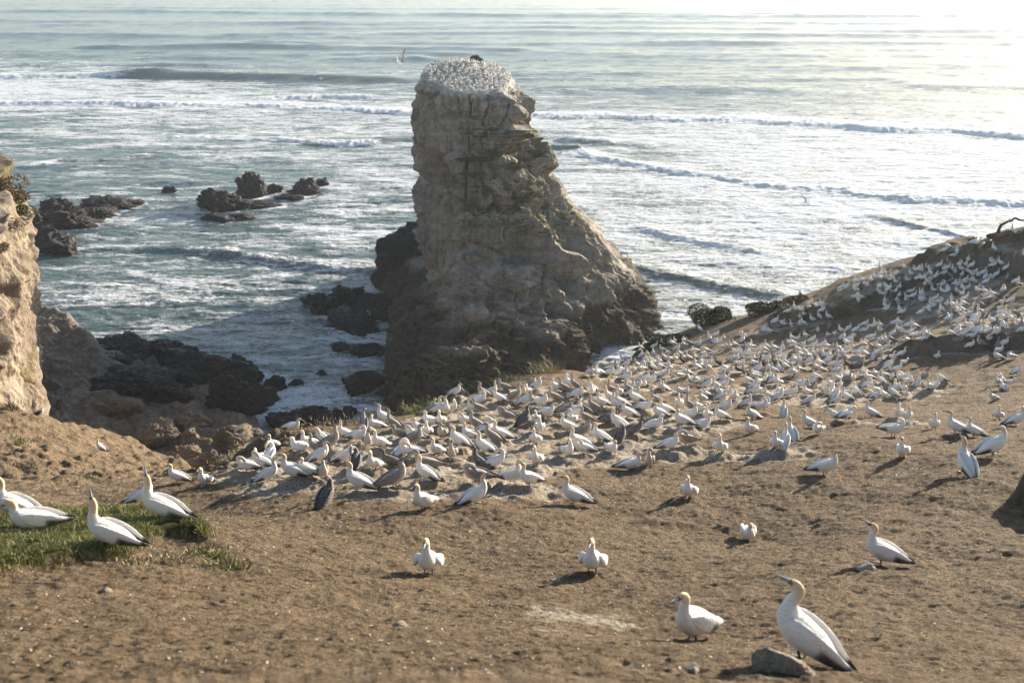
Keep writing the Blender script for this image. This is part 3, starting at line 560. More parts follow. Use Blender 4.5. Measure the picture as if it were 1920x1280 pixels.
def breaker(pts, amp, front, back, foam, trail, wob=1.0, green=0.0, jag=.25):
    """a wave line through the traced points: steep face towards the shore, white where it breaks"""
    w = np.array([PZ(a, b, SEA)[:2] for a, b in pts]); o = np.argsort(w[:, 0]); w = w[o]
    reach = 3.2*back+(trail*6 if foam else 0)+10; lo = w[:, 1].min()-4*front-12; hi = w[:, 1].max()+reach
    rsel = (D > lo*.9) & (D*.5 < hi)
    r0, r1 = np.where(rsel)[0][[0, -1]]; r1 += 1
    X = SX[r0:r1]; Y = SY[r0:r1]
    ends = min(25, (w[-1, 0]-w[0, 0])*.3)
    M = (X > w[0, 0]-ends) & (X < w[-1, 0]+ends) & (Y > lo) & (Y < hi)
    x = X[M]; y = Y[M]
    if x.size == 0: return
    win = sst(w[0, 0]-ends*.6, w[0, 0]+ends*.4, x)*(1-sst(w[-1, 0]-ends*.4, w[-1, 0]+ends*.6, x))
    t = np.linspace(x.min(), x.max(), 4000); l1 = wob*2.5*noise(t*.035, t*0, amp)+wob*1.0*noise(t*.16, t*0, amp+3)
    d = y-np.interp(x, w[:, 0], w[:, 1])+np.interp(x, t, l1)
    vr = .75+.35*np.interp(x, t, noise(t*.02, t*0, amp+9)); win2 = win*vr
    prof = np.where(d < 0, np.exp(-(d/front)**2), np.exp(-(d/back)**2)); hh = amp*win2*prof; h0 = Hs[r0:r1]; f0 = FO[r0:r1]; m0 = murk[r0:r1]
    fo = f0[M]
    if foam > 0:
        fv2 = foam*(.86+.14*sst(-.45, .25, np.interp(x, t, noise(t*.045, t*0, amp+20)+.5*noise(t*.2, t*0, amp+2))))
        jg = d+jag*5*fbm(x*.22, y*.1, amp*3, 4)
        f = np.where(jg < -front*1.3, 0, np.where(jg < front*.6, fv2, fv2*np.exp(-(jg-front*.6)/trail)*.85))
        fo = np.maximum(fo, f*win)
        hh = hh+win*(np.abs(jg) < front*1.3)*foam*.4*np.abs(fbm(x*.5, y*.4, amp, 3))*min(1, amp)
    m0[M] = np.maximum(m0[M], green*win*np.exp(-((d+front*.2)/(front*1.2))**2))
    if green > 0: fo = fo*(1-win*green*np.exp(-((d+front*.5)/(front*1.1))**2))
    h0[M] += hh; f0[M] = fo
# far swell
for pts, a in [([(-200,22),(300,22),(700,28),(1300,32),(2100,30)],1.6),([(-200,38),(500,44),(1200,42),(2100,46)],1.0),([(-200,64),(350,68),(1000,62),(1500,66),(2100,72)],1.3),
               ([(150,91),(400,88),(750,93),(1000,98)],2.2),([(-200,103),(100,104),(500,112)],1.0),([(600,113),(800,112)],1.4),([(1500,62),(2100,58)],1.5),([(1200,84),(1600,80),(2100,84)],1.1),
               ([(1010,100),(1400,104),(1900,108)],.9),([(1500,128),(2100,120)],.9),([(1030,168),(1250,167),(1500,172)],1.4),([(1700,160),(1950,168)],1.2),([(-200,128),(200,122),(420,126)],.7)]:
    breaker(pts, a, 7, 16, 0, 1)
for k in range(16):                                     # quieter swell between the traced lines
    y0 = 8+k*9+3*math.sin(k*5.1); x0 = -300+((k*467) % 1500); breaker([(x0, y0), (x0+500, y0+3*math.sin(k)), (x0+1000, y0+2)], .45+.25*(k % 3), 6, 13, 0, 1)
breaker([(-300,147),(0,146),(150,144),(300,143)], 2.0, 4, 9, .98, 22)
breaker([(250,144),(400,147),(640,150),(760,152)], 2.6, 5, 12, 0, 1, .4, green=.95)
breaker([(-300,194),(0,194),(250,196),(480,198),(620,204),(800,213)], .85, 3, 8, .95, 30)
breaker([(470,186),(600,184),(700,186)], 1.2, 2.5, 6, .9, 14)
breaker([(310,258),(420,257),(500,260),(560,263)], .6, 2, 5, .8, 9)
breaker([(575,270),(640,272),(715,268)], .9, 2, 5, .88, 9)
breaker([(710,266),(760,262),(800,262)], .9, 2, 5, 0, 1, green=.6)
breaker([(40,310),(120,300),(220,296),(320,290)], .5, 2, 5, .5, 9)
breaker([(330,470),(430,480),(520,494),(640,506),(700,508)], .9, 1.6, 4.5, .62, 3, green=.35)
breaker([(100,470),(200,462),(330,470)], .5, 1.6, 4, 0, 1)
breaker([(80,575),(200,570),(330,560)], .35, 1.4, 4, .42, 5)
breaker([(150,545),(300,535),(420,545)], .35, 1.4, 4, .3, 5)
breaker([(990,217),(1150,220),(1300,226),(1450,230),(1560,236),(1640,244),(1700,246),(1780,246),(1850,254),(2000,264),(2200,275)], .95, 3.2, 8, .95, 32)
breaker([(1040,288),(1100,292),(1200,312),(1320,328),(1430,345),(1560,360),(1700,375),(1920,386),(2200,396)], .7, 2.4, 6, .93, 20)
breaker([(1030,280),(1090,284)], 1.2, 2, 5, 0, 1, green=.6)
breaker([(1050,262),(1150,268)], .9, 2.5, 5, 0, 1, green=.3)
breaker([(1180,505),(1260,520),(1340,535),(1420,550),(1480,556)], .7, 1.6, 4, .55, 5, green=.3)
breaker([(1640,410),(1750,430),(1850,462)], .6, 1.6, 4, .3, 5, green=.3)
breaker([(1200,430),(1300,450),(1420,470)], .5, 1.6, 4, .75, 5)
# chop
sc = 1/(1+td*0)
Hs = Hs+.30*noise(SX*.05+.3*noise(SX*.02, SY*.03), SY*.13)+.22*noise(SX*.11, SY*.30, 2.)+.12*noise(SX*.3, SY*.75, 5.)*sst(.06, .14, td)
Hs = Hs+.07*ridged(SX*.35, SY*.8, 1., 3)*sst(.12, .25, td)+.04*fbm(SX*1.1, SY*2.4, 8., 3)*sst(.15, .3, td)
Hs = Hs+.10*FO*fbm(SX*.5, SY*.8, 6., 3)*sst(.06, .14, td)
murk = np.maximum(murk, .35*sst(.50, .7, FO))
murk = np.maximum(murk, .8*np.exp(-((SX-PZ(1150, 660, SEA)[0])**2+(SY-PZ(1150, 660, SEA)[1])**2)/12**2))
murk = np.maximum(murk, .45*in_poly_soft(AZ, td, [(0.05,.14),(.6,.13),(.6,.5),(.05,.5)], .04))
sea_attr = (np.clip(FO, 0, 1), murk)
sv = np.stack([SX, SY, SEA+Hs], -1).reshape(-1, 3)
ME_SEA = (sv, grid_faces(len(D), len(az)))
# white water collects around every rock (list filled below), built at the end
ROCKFOAM = []
# ---------------------------------------------------------------- rock builders
def catmull_closed(pts, n, weights):
    """pts (L,K,2) -> (L,n,2); weights = samples per segment"""
    K = pts.shape[1]; seg = []; 
    for k in range(K):
        m = weights[k]; t = (np.arange(m)/m)[None, :, None]
        p0, p1, p2, p3 = (pts[:, (k+q) % K][:, None] for q in (-1, 0, 1, 2))
        c = .5*((2*p1)+(-p0+p2)*t+(2*p0-5*p1+4*p2-p3)*t**2+(-p0+3*p1-3*p2+p3)*t**3)
        lin = p1+(p2-p1)*t
        seg.append(.6*c+.4*lin)
    return np.concatenate(seg, 1)
def loft(table, zs, weights):
    """table: list of (Z, [(px,Y)...]); returns rings (len(zs), n, 3)"""
    Z = np.array([t[0] for t in table]); pts = np.array([[PYZ(px, Y, t[0])[:2] for px, Y in t[1]] for t in table])
    o = np.argsort(Z); Z = Z[o]; pts = pts[o]
    out = np.empty((len(zs), pts.shape[1], 2))
    for k in range(pts.shape[1]):
        for c in range(2): out[:, k, c] = np.interp(zs, Z, pts[:, k, c])
    ker = np.array([1, 2, 3, 2, 1.]); ker /= ker.sum()
    for k in range(pts.shape[1]):
        for c in range(2):
            p = np.pad(out[:, k, c], 2, mode='edge'); out[:, k, c] = np.convolve(p, ker, 'valid')
    r = catmull_closed(out, sum(weights), weights)
    return np.concatenate([r, np.broadcast_to(np.asarray(zs)[:, None, None], (*r.shape[:2], 1))], -1)
def ring_normals(V):
    du = np.roll(V, -1, 1)-np.roll(V, 1, 1); dv = np.gradient(V, axis=0)
    n = np.cross(du, dv); n /= np.linalg.norm(n, axis=-1, keepdims=True)+1e-9
    c = V[..., :2].mean(axis=1, keepdims=True); s = np.sign(((V[..., :2]-c)*n[..., :2]).sum(-1).mean()); return n*s
# ---------------------------------------------------------------- the sea stack
ST_T = [
 (-16.0,[(790,143),(855,134.5),(900,133.5),(945,135),(952,140),(960,147),(930,155),(830,155)]),
 (-17.2,[(788,143),(855,134),(903,133),(950,134.5),(961,139),(970,146),(940,156),(825,156)]),
 (-18.5,[(787,143),(854,133.6),(905,133),(957,134.6),(976,139),(989,145),(960,157),(820,157)]),
 (-20.0,[(788,143),(853,133.4),(905,133),(952,134.6),(966,139),(980,144.5),(960,157),(817,157)]),
 (-21.2,[(789,143),(852,133),(905,132.5),(950,134),(961,139),(973,144),(960,158),(815,158)]),
 (-22.6,[(791,143),(851,132.8),(905,132.0),(957,133.5),(976,138),(994,143.5),(975,158),(815,158)]),
 (-24.2,[(798,143),(850,132.5),(900,131.6),(960,133),(1004,137),(1034,143),(990,160),(815,160)]),
 (-26.5,[(806,143),(848,132),(900,131.0),(965,132.5),(1012,136),(1039,142),(1000,161),(815,161)]),
 (-28.0,[(798,143),(846,131),(900,130.5),(970,132),(1017,135),(1042,141.5),(1000,161),(808,161)]),
 (-29.2,[(783,143.5),(844,130.8),(900,130),(975,131),(1024,134),(1052,141),(1010,162),(802,162)]),
 (-33.6,[(790,144),(838,128),(900,127),(985,128),(1062,131),(1122,139),(1050,163),(800,163)]),
 (-35.8,[(806,143),(842,126),(905,124),(1000,125.5),(1092,129.5),(1147,139),(1070,164),(790,164)]),
 (-37.4,[(822,140),(850,122.5),(905,121),(1010,123),(1107,128),(1164,138),(1080,164),(790,164)]),
 (-39.0,[(826,134),(842,119),(900,117.5),(1020,121),(1120,127.5),(1192,138),(1090,165),(780,165)]),
 (-40.2,[(796,128),(818,112),(895,111.5),(1040,118.5),(1077,125),(1207,137),(1100,165),(770,165)]),
 (-42.0,[(745,120),(770,107),(900,108.5),(1050,116.5),(1088,124),(1228,136),(1120,166),(750,166)]),
 (-44.0,[(738,114),(760,104),(895,106),(1062,116),(1092,124),(1231,135),(1130,166),(745,166)]),
 (-46.0,[(738,113),(760,103.4),(895,105.5),(1066,115.5),(1095,124),(1234,135),(1130,166),(745,166)]),
 (-48.0,[(738,113),(760,103),(895,105),(1070,115),(1096,124),(1236,135),(1130,166),(745,166)]),
]
zs = np.concatenate([np.linspace(-16, -38, 430, endpoint=False), np.linspace(-38, -42.5, 170, endpoint=False), np.linspace(-42.5, -48, 60)])
wts = [150, 130, 110, 90, 80, 60, 30, 60]
V = loft(ST_T, zs, wts); V0 = V.copy()
N = ring_normals(V); nh = N.copy(); nh[..., 2] *= .25; nh /= np.linalg.norm(nh, axis=-1, keepdims=True)
x, y, z = V[..., 0], V[..., 1], V[..., 2]
na = V.shape[1]; ang = np.arange(na)[None, :]*np.ones((len(zs), 1))
front = sst(120, 160, ang)*(1-sst(470, 520, ang))          # bedded front; left face is fluted
left = (1-sst(130, 165, ang))
lo = sst(-37.5, -40.5, z)
# bedding: ledges whose depth varies along the face
tilt = z+.06*x+1.2*noise(x*.07, y*.07, z*.03)
def saw(t, k=.82):
    f = t-np.floor(t); return np.where(f < k, f/k, (1-f)/(1-k))
led = (saw(tilt*.30)-.5)*1.9+(saw(tilt*.83+.3)-.5)*.75+(saw(tilt*2.1)-.5)*.2
led = 1.05*led*sst(-.30, .45, noise(x*.16, y*.16, z*.20)+.3*noise(x*.5, y*.5, z*.5))
flute = ridged(x*.42, y*.42, z*.045, 4)*1.05+ridged(x*1.1, y*1.1, z*.12, 3)*.45-.4
hol = fbm(x*.14, y*.14, z*.13, 4)
cave = -2.1*sst(.12, .5, noise(x*.20+3, y*.20, z*.24+7))
calm = .35+.65*sst(-31, -27, z+2*noise(x*.2, y*.2))                 # the lower face is smoother
d = front*led*(1-lo)*calm+(left*.9+.30*front)*flute*(1-.5*lo)+.75*hol+cave*(1-lo)+.34*fbm(x*.8, y*.8, z*1.1, 4)*(calm*.9+lo)+.06*fbm(x*3.2, y*3.2, z*4, 3)
# long curved bedding scoops across the lower face
sc_ = z+39-.035*(x-4)**2*.2-.10*x
d = d+(1-calm)*front*(1-lo)*(1.3*(saw(sc_*.22)-.5)+.55*(saw(sc_*.7)-.5))
rf_pre = sst(250, 330, ang)*(1-sst(520, 560, ang))
# joint-bounded blocks: every block stands a little proud or back, with a crack between
f1, f2, hid = worley(x*.26+.5*noise(x*.2, y*.2, z*.2), y*.26, z*.10+.05*x); g1, g2, hid2 = worley(x*.75, y*.75, z*.55)
rg = np.clip(calm*.8+.25*rf_pre, 0, 1)*(1-.6*lo)+.04
d = d+((hid-.5)*1.25-.7*(1-sst(0, .10, f2-f1)))*(.15+.85*rg)+(.34*(hid2-.5)-.14*(1-sst(0, .10, g2-g1)))*rg
# strong buttresses of the right flank, catching the sun
rf = sst(250, 330, ang)*(1-sst(520, 560, ang))
d = d+rf*1.7*(ridged(x*.17+2, y*.17, z*.09, 3)-.55)
# undercut line between upper rock and the brown apron
d = d-1.5*np.exp(-((ang-148-8*noise(z*.3, z*0, 1.))/9)**2)*(1-lo)-.9*np.exp(-((ang-215-14*noise(z*.25, z*0, 4.))/6)**2)*sst(-30, -26, z)
d = d-1.1*np.exp(-((z+39.2+.5*noise(x*.2, y*.2))/.55)**2)*sst(100, 140, ang)*(1-sst(380, 420, ang))
d = d+lo*(.9*ridged(x*.30, y*.30, z*.4, 4)-.7)
d = d-.25
topt = sst(-16.0, -17.3, z); d = d*(.25+.75*topt)
V = V+nh*d[..., None]
V[..., 2] += .15*np.clip(V[..., 1]-134, 0, 12)*sst(6, -8, V[..., 0])*sst(-20, -16.2, z)
# cap: shrink rings inward to a gently domed guano-covered top
rim = V[0]; cen = np.array([rim[:, 0].mean(), rim[:, 1].mean()+1.0, 0]); caps = []
for s in np.linspace(0, 1, 70)[1:]:
    r = rim*(1-s)+np.array([cen[0], cen[1], 0])*s; r = r.copy()
    base = rim[:, 2]*(1-s)+(-15.3)*s
    dome = 1.15*np.exp(-(((r[:, 0]-P(868, 130, 150)[0])/4.2)**2+((r[:, 1]-150.5)/5.5)**2))
    e = sst(0, .7, s)
    r[:, 2] = base+e*(dome+.25*sst(134, 152, r[:, 1])+.22*fbm(r[:, 0]*.6, r[:, 1]*.6, 0., 4)+.08*fbm(r[:, 0]*2.6, r[:, 1]*2.6, 0., 2))
    caps.append(r)
caps = np.array(caps)[::-1]
AV = np.concatenate([caps, V]); AN = ring_normals(AV)
# true normal for moss on level places
du = np.roll(AV, -1, 1)-np.roll(AV, 1, 1); dv = np.gradient(AV, axis=0); nn = np.cross(du, dv); nn /= np.linalg.norm(nn, axis=-1, keepdims=True)+1e-9
up = np.abs(nn[..., 2]); zz = AV[..., 2]; xx = AV[..., 0]; yy = AV[..., 1]
camz = yy*CT-zz*ST; ppx = 960+FPX*xx/camz; ppy = 640-FPX*(yy*ST+zz*CT)/camz
def blob(cx, cy, rx, ry): return np.exp(-(((xx-cx)/rx)**2+((zz-cy)/ry)**2))
g = np.zeros(zz.shape); g[:69] = 1.0; g[69:] = .75*sst(-16.9, -16.2, zz[69:])
g = np.maximum(g, .38*sst(-21, -17.5, zz)*sst(-.2, .5, noise(xx*.35, yy*.35, 3.)))
for (a_, b_, c_, d_, e_) in [(812,516,15,14,1.0),(884,574,9,12,.7),(1105,515,10,12,.5),(1138,530,8,6,.6)]: g = np.maximum(g, e_*np.exp(-((ppx-a_)/c_)**2-((ppy-b_)/d_)**2))
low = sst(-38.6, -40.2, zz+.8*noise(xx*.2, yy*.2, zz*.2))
low = np.maximum(low, sst(775, 735, ppx)*sst(-34, -37, zz))  # deep shadow at the lower left, painted with the dark base colour
moss = .75*low*sst(.45, .75, up)*sst(-.2, .4, noise(xx*.16, yy*.16, 5.))*(zz > -44)
moss = np.maximum(moss, .62*sst(.45, .8, up)*(zz < -20)*(zz > -32)*sst(840, 870, ppx))
nr = AV.shape[0]; base_i = nr*na
vv = np.concatenate([AV.reshape(-1, 3), [[*AV[0].mean(0)[:2], AV[0][:, 2].mean()]]])
tri = np.stack([np.arange(na), (np.arange(na)+1) % na, np.full(na, base_i)], -1)[:, ::-1]
def ap(a, v=0): return np.append(a.ravel(), v)
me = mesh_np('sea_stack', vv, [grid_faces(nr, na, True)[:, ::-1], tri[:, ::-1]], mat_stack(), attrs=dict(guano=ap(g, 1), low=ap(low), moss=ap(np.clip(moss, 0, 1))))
link('sea_stack', me, label='tall banded sandstone sea stack crowned with white nesting birds and standing in the surf', category='sea stack')
STACK = (AV, ppx, ppy)
def stack_hit(px, py):
    """front-most stack vertex near a pixel"""
    m = (np.abs(ppx-px) < 3) & (np.abs(ppy-py) < 3)
    if not m.any(): m = (np.abs(ppx-px) < 8) & (np.abs(ppy-py) < 8)
    if not m.any(): return None
    idx = np.argwhere(m); q = AV[m]; k = np.argmin(q[:, 1]*CT-q[:, 2]*ST); return q[k]

# ---------------------------------------------------------------- left cliff
CL_A = [  # sunlit buttress: right edge traced, 5 points
 (-8.6,[(-10,44.5),(-60,40),(-300,40),(-600,48),(-60,52)]),
 (-9.1,[(0,44.5),(-40,40.5),(-300,39),(-600,48),(-30,52)]),
 (-10.9,[(24,44.5),(-25,40.5),(-300,38),(-600,48),(0,52)]),
 (-11.9,[(38,44.5),(-20,40.5),(-300,38),(-600,48),(10,52)]),
 (-12.45,[(60,44.5),(-15,40.2),(-300,38),(-600,48),(15,52)]),
 (-13.3,[(48,44.5),(-15,40),(-300,38),(-600,48),(15,52)]),
 (-13.9,[(43,44.5),(-18,40),(-300,37),(-600,48),(15,52)]),
 (-14.9,[(40,44.5),(-12,40),(-300,37),(-600,48),(15,52)]),
 (-15.8,[(43,44.5),(-10,39.8),(-300,37),(-600,48),(18,52)]),
 (-16.9,[(56,44.2),(0,39.5),(-300,37),(-600,48),(22,52)]),
 (-17.7,[(75,44),(8,39),(-300,36),(-600,48),(28,52)]),
 (-18.6,[(82,43.6),(12,38.5),(-300,36),(-600,48),(30,52)]),
 (-24,[(90,44),(20,38),(-300,36),(-600,48),(30,53)]),
]
CL_B = [  # long shaded wall behind, running down to the rock shelf
 (-11.0,[(-5,52),(-46,62),(-56,72),(-900,80),(-700,52)]),
 (-13.0,[(14,52),(-20,64),(-21,78),(-900,90),(-700,52)]),
 (-16.3,[(26,52),(-4,66),(-5,82),(-900,100),(-700,52)]),
 (-18.0,[(36,52),(10,68),(8,90),(-900,104),(-700,52)]),
 (-20.0,[(36,52),(16,70),(16,96),(-900,108),(-700,52)]),
 (-23.8,[(36,52),(24,74),(27,100),(-900,112),(-700,52)]),
 (-27.0,[(36,52),(32,78),(22,104),(-900,115),(-700,52)]),
 (-31.0,[(36,52),(38,82),(26,110),(-900,118),(-700,52)]),
 (-36.0,[(40,52),(46,84),(30,114),(-900,120),(-700,52)]),
 (-40.0,[(50,52),(44,84),(34,118),(-900,122),(-700,52)]),
 (-46.0,[(60,52),(50,84),(38,122),(-900,124),(-700,52)]),
]
def cliff(name, table, zs, wts, amp, label, hollow, vegf, gf):
    V = loft(table, zs, wts); N = ring_normals(V); N[..., 2] *= .3; x, y, z = V[..., 0], V[..., 1], V[..., 2]
    d = amp*(1.0*fbm(x*.35, y*.35, z*.5, 5)+hollow*(-sst(.05, .5, noise(x*.55, y*.55, z*.7))*1.3+.5*ridged(x*.6, y*.6, z*.5, 3))+.25*(saw(z*.55+.1*x)-.5)+.35*ridged(x*.5, y*.5, z*.12, 3))
    d = d-amp*1.2; d = d*(.3+.7*sst(zs.max(), zs.max()-1.2, z)); V = V+N*d[..., None]
    c = V[0].mean(0); caps = []
    for s in np.linspace(0, 1, 30)[1:]:
        r = V[0]*(1-s)+c*s; r = r.copy(); r[:, 2] += .25*sst(0, .5, s)+.30*fbm(r[:, 0]*.4, r[:, 1]*.4, 2., 4)*sst(0, .1, s); caps.append(r)
    A = np.concatenate([np.array(caps)[::-1], V]); na = A.shape[1]
    zz = A[..., 2]; vv = np.concatenate([A.reshape(-1, 3), [A[0].mean(0)]]); k = A.shape[0]*na
    tri = np.stack([np.arange(na), (np.arange(na)+1) % na, np.full(na, k)], -1)
    me = mesh_np(name, vv, [grid_faces(A.shape[0], na, True)[:, ::-1], tri], mat_cliff_, attrs=dict(veg=ap(vegf(A), 1), guano=ap(gf(A))))
    link(name, me, kind='structure'); return A
mat_cliff_ = mat_cliff()
CA = cliff('cliff', CL_A, np.linspace(-10.4, -24, 330), [120, 160, 60, 20, 60], .38, '', 1.15,
      lambda A: np.clip(.9*sst(-10.6, -9.4, A[..., 2])+.75*np.exp(-((A[..., 2]+11.4)/.9)**2)*sst(-20.2, -21.5, A[..., 0])+.7*np.exp(-((A[..., 2]+17.2)/.7)**2)*sst(-19.4, -20, A[..., 0]), 0, 1), lambda A: A[..., 0]*0)
CB = cliff('cliff', CL_B, np.linspace(-13.2, -46, 330), [140, 160, 60, 20, 100], .8, '', .3,
      lambda A: np.clip(sst(-18.0, -15.5, A[..., 2]), 0, 1), lambda A: .6*sst(-28, -40, A[..., 2]))

# ---------------------------------------------------------------- rock shelf under the cliff
sx = np.linspace(-62, -14, 420); sy = np.linspace(80, 130, 420); QX, QY = np.meshgrid(sx, sy)
shp = [PZ(a, b, -42.5)[:2] for a, b in [(-60,560),(90,590),(165,615),(215,660),(300,650),(380,650),(440,690),(480,740),(500,790),(480,850),(420,900),(330,940),(60,940),(-100,900)]]
m = in_poly_soft(QX, QY, shp, 2.6)
QZ = SEA-3+m*(5.1+.6*fbm(QX*.12, QY*.12, 0., 4)+.55*(saw((QY*.35+QX*.18)+.5*noise(QX*.1, QY*.1))-.5)+.35*ridged(QX*.35, QY*.35, 0., 3)+.10*fbm(QX*1.4, QY*1.4, 0., 3)) + 2.2*sst(-36, -48, QX)*m
shelf_mat = mat_rock('shelf_rock', (.145, .112, .08), (.25, .195, .14), (.06, .047, .035), .45)
me = mesh_np('rock_shelf', np.stack([QX, QY, QZ], -1).reshape(-1, 3), grid_faces(420, 420), shelf_mat)
link('rock_shelf', me, kind='structure')

# ---------------------------------------------------------------- boulders
def _ico():
    import bmesh
    b = bmesh.new(); bmesh.ops.create_icosphere(b, subdivisions=5, radius=1); v = np.array([q.co[:] for q in b.verts]); f = np.array([[q.index for q in p.verts] for p in b.faces]); b.free(); return v, f
ICO = _ico()
def rock_mesh(name, size, seed, mat, rough=1.0, planes=11, soft=.10):
    r = np.random.default_rng(seed); n = r.normal(size=(planes, 3)); n /= np.linalg.norm(n, axis=1)[:, None]; dd = r.uniform(.62, 1.0, planes)
    v, f = ICO; q = dd[None]/np.clip(v@n.T, .12, None)
    rad = -soft*np.log(np.exp(-np.clip(q, 0, 3)/soft).sum(1)); rad = np.clip(rad, .35, 1.25)
    s = seed*7.7
    rough = rough*.75; rad = rad*(1+rough*(.16*fbm(v[:, 0]*1.6+s, v[:, 1]*1.6, v[:, 2]*1.6, 4)+.09*(ridged(v[:, 0]*3+s, v[:, 1]*3, v[:, 2]*3, 4)-.9)+.03*fbm(v[:, 0]*11+s, v[:, 1]*11, v[:, 2]*11, 3)))
    k1, k2, kh = worley(v[:, 0]*1.7+s, v[:, 1]*1.7, v[:, 2]*1.7); rad = rad*(1+rough*(.13*(kh-.5)-.09*(1-sst(0, .14, k2-k1))))
    p = v*rad[:, None]*np.asarray(size)[None]
    return mesh_np(name, p, f, mat)
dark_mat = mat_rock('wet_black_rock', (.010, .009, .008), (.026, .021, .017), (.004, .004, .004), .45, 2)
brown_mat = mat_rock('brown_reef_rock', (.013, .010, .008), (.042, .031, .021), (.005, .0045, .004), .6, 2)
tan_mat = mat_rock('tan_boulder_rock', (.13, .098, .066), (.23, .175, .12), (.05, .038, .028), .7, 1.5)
# px, py of the foot, width px, height px, depth factor, material, level, label
ROCKS = [
 (412,395,92,48,.8,'b',SEA,'broad brown reef rock, biggest of the two beside the split block'),
 (473,372,50,46,.8,'b',SEA,'upright square brown rock rising highest out of the reef'),
 (510,362,34,18,.9,'b',SEA,'small brown rock touching the right foot of the upright square rock'),
 (567,366,48,28,.8,'b',SEA,'pointed dark rock with a low tail, near the right end of the reef'),
 (601,349,34,15,1,'b',SEA,'pale brown flat-topped rock at the far right end of the reef'),
 (314,362,26,12,1,'b',SEA,'small lone dark rock in open water left of the reef'),
 (400,416,70,13,1,'k',SEA,'low black ledge awash in front of the broad reef rock'),
 (445,412,44,11,1,'k',SEA,'low black ledge awash at the right of its twin below the reef'),
 (500,390,60,9,1,'b',SEA,'flat wet rock awash between the upright and the pointed rock'),
 (540,374,60,8,1,'b',SEA,'thin flat rock awash left of the pointed dark rock'),
 (105,400,60,26,1,'b',SEA,'brown lump at the left end of the reef by the cliff'),
 (88,430,90,42,1,'b',SEA,'wide brown rock against the grassy cliff edge'),
 (165,412,80,30,1,'b',SEA,'brown rock in the middle of the left reef tongue'),
 (200,394,90,22,.9,'b',SEA,'long low brown rock on top of the left reef tongue'),
 (242,386,50,14,.8,'b',SEA,'thin tip of the left reef tongue pointing to the open sea'),
 (140,430,70,20,1,'b',SEA,'low brown rock below the middle of the reef tongue'),
 (100,475,80,52,1,'k',SEA,'dark rock lowest on the left reef, beside the shaded cliff wall'),
 (75,440,60,50,1,'b',SEA,'brown rock tucked behind the dark lowest reef rock'),
 (600,590,52,36,1,'k',SEA,'round black boulder in the surf left of the sea stack'),
 (648,572,60,40,1,'k',SEA,'angular black boulder beyond the round one left of the sea stack'),
 (696,578,56,36,1,'k',SEA,'black boulder touching the dark shoulder of the sea stack'),
 (640,553,40,18,1,'k',SEA,'low black rock farthest out in the boulder field left of the stack'),
 (580,570,30,14,1,'k',SEA,'little black rock at the outer left of the boulder field'),
 (668,622,90,44,1,'k',SEA,'wide black boulder nearest to the foot of the stack'),
 (727,600,80,54,1,'k',SEA,'tall black boulder leaning on the shaded side of the stack'),
 (640,655,36,12,1,'k',SEA,'small wet rock awash below the wide black boulder'),
 (690,665,50,22,1,'k',SEA,'dark rock awash between the wide boulder and the stack apron'),
 (675,735,70,30,1,'k',SEA,'dark rock in the shaded pool just left of the stack apron'),
 (724,742,34,20,1,'k',SEA,'small dark rock against the stack apron by the shaded pool'),
 (657,782,26,30,1,'k',SEA,'round black rock nearest the colony in the shaded pool'),
 (600,706,18,14,1,'k',SEA,'tiny black rock alone in the shaded surf'),
 (553,722,22,12,1,'k',SEA,'tiny flat rock awash in front of the shelf'),
 (462,718,64,44,1,'k',SEA,'black boulder at the seaward corner of the rock shelf'),
 (508,735,40,26,1,'k',SEA,'black boulder one step seaward of the shelf corner'),
 (575,800,90,36,1,'k',SEA,'wide black boulder just behind the edge of the colony'),
 (530,800,60,34,1,'k',SEA,'black boulder left of the wide one behind the colony edge'),
 (640,790,44,20,1,'k',SEA,'low black boulder right of the wide one behind the colony edge'),
 (214,690,110,84,1,'k',-43,'big black boulder at the top left of the shelf pile'),
 (310,680,100,70,1,'k',-43,'pointed black slab leaning at the top of the shelf pile'),
 (365,720,150,84,.9,'k',-43,'largest black boulder, long back sloping down to the water'),
 (240,735,110,50,1,'k',-42,'black boulder in the second row of the shelf pile'),
 (300,742,90,44,1,'k',-42,'squat black boulder in the middle of the shelf pile'),
 (345,790,90,50,1,'t',-42,'dim brown boulder below the squat black one'),
 (430,770,110,84,.9,'k',-43,'black boulder at the right end of the shelf pile'),
 (235,770,60,28,1,'t',-41.5,'low dim brown rock beside the rock pool'),
 (294,818,74,44,.9,'t',-41.5,'rounded tan boulder alone on the open shelf'),
 (352,822,48,36,.9,'t',-41.5,'tan boulder next to the rounded one on the shelf'),
 (430,832,90,56,.9,'t',-42,'sharp-ridged tan boulder catching the sun at the shelf edge'),
 (350,850,48,32,.9,'t',-41,'tan boulder in the near row at the foot of the sandy slope'),
 (392,868,44,48,.9,'t',-41,'upright block of tan rock nearest the colony mound'),
 (386,830,26,18,.9,'t',-41,'small tan stone wedged between the near boulders'),
 (472,815,34,24,.9,'t',-42.5,'small tan boulder at the water side of the sunlit one'),
 (370,872,60,20,.9,'t',-41,'flat tan slab showing just above the sandy edge'),
 (445,690,50,30,1,'k',-44,'small black boulder behind the seaward corner'),
]
_mm = dict(b=brown_mat, k=dark_mat, t=tan_mat)
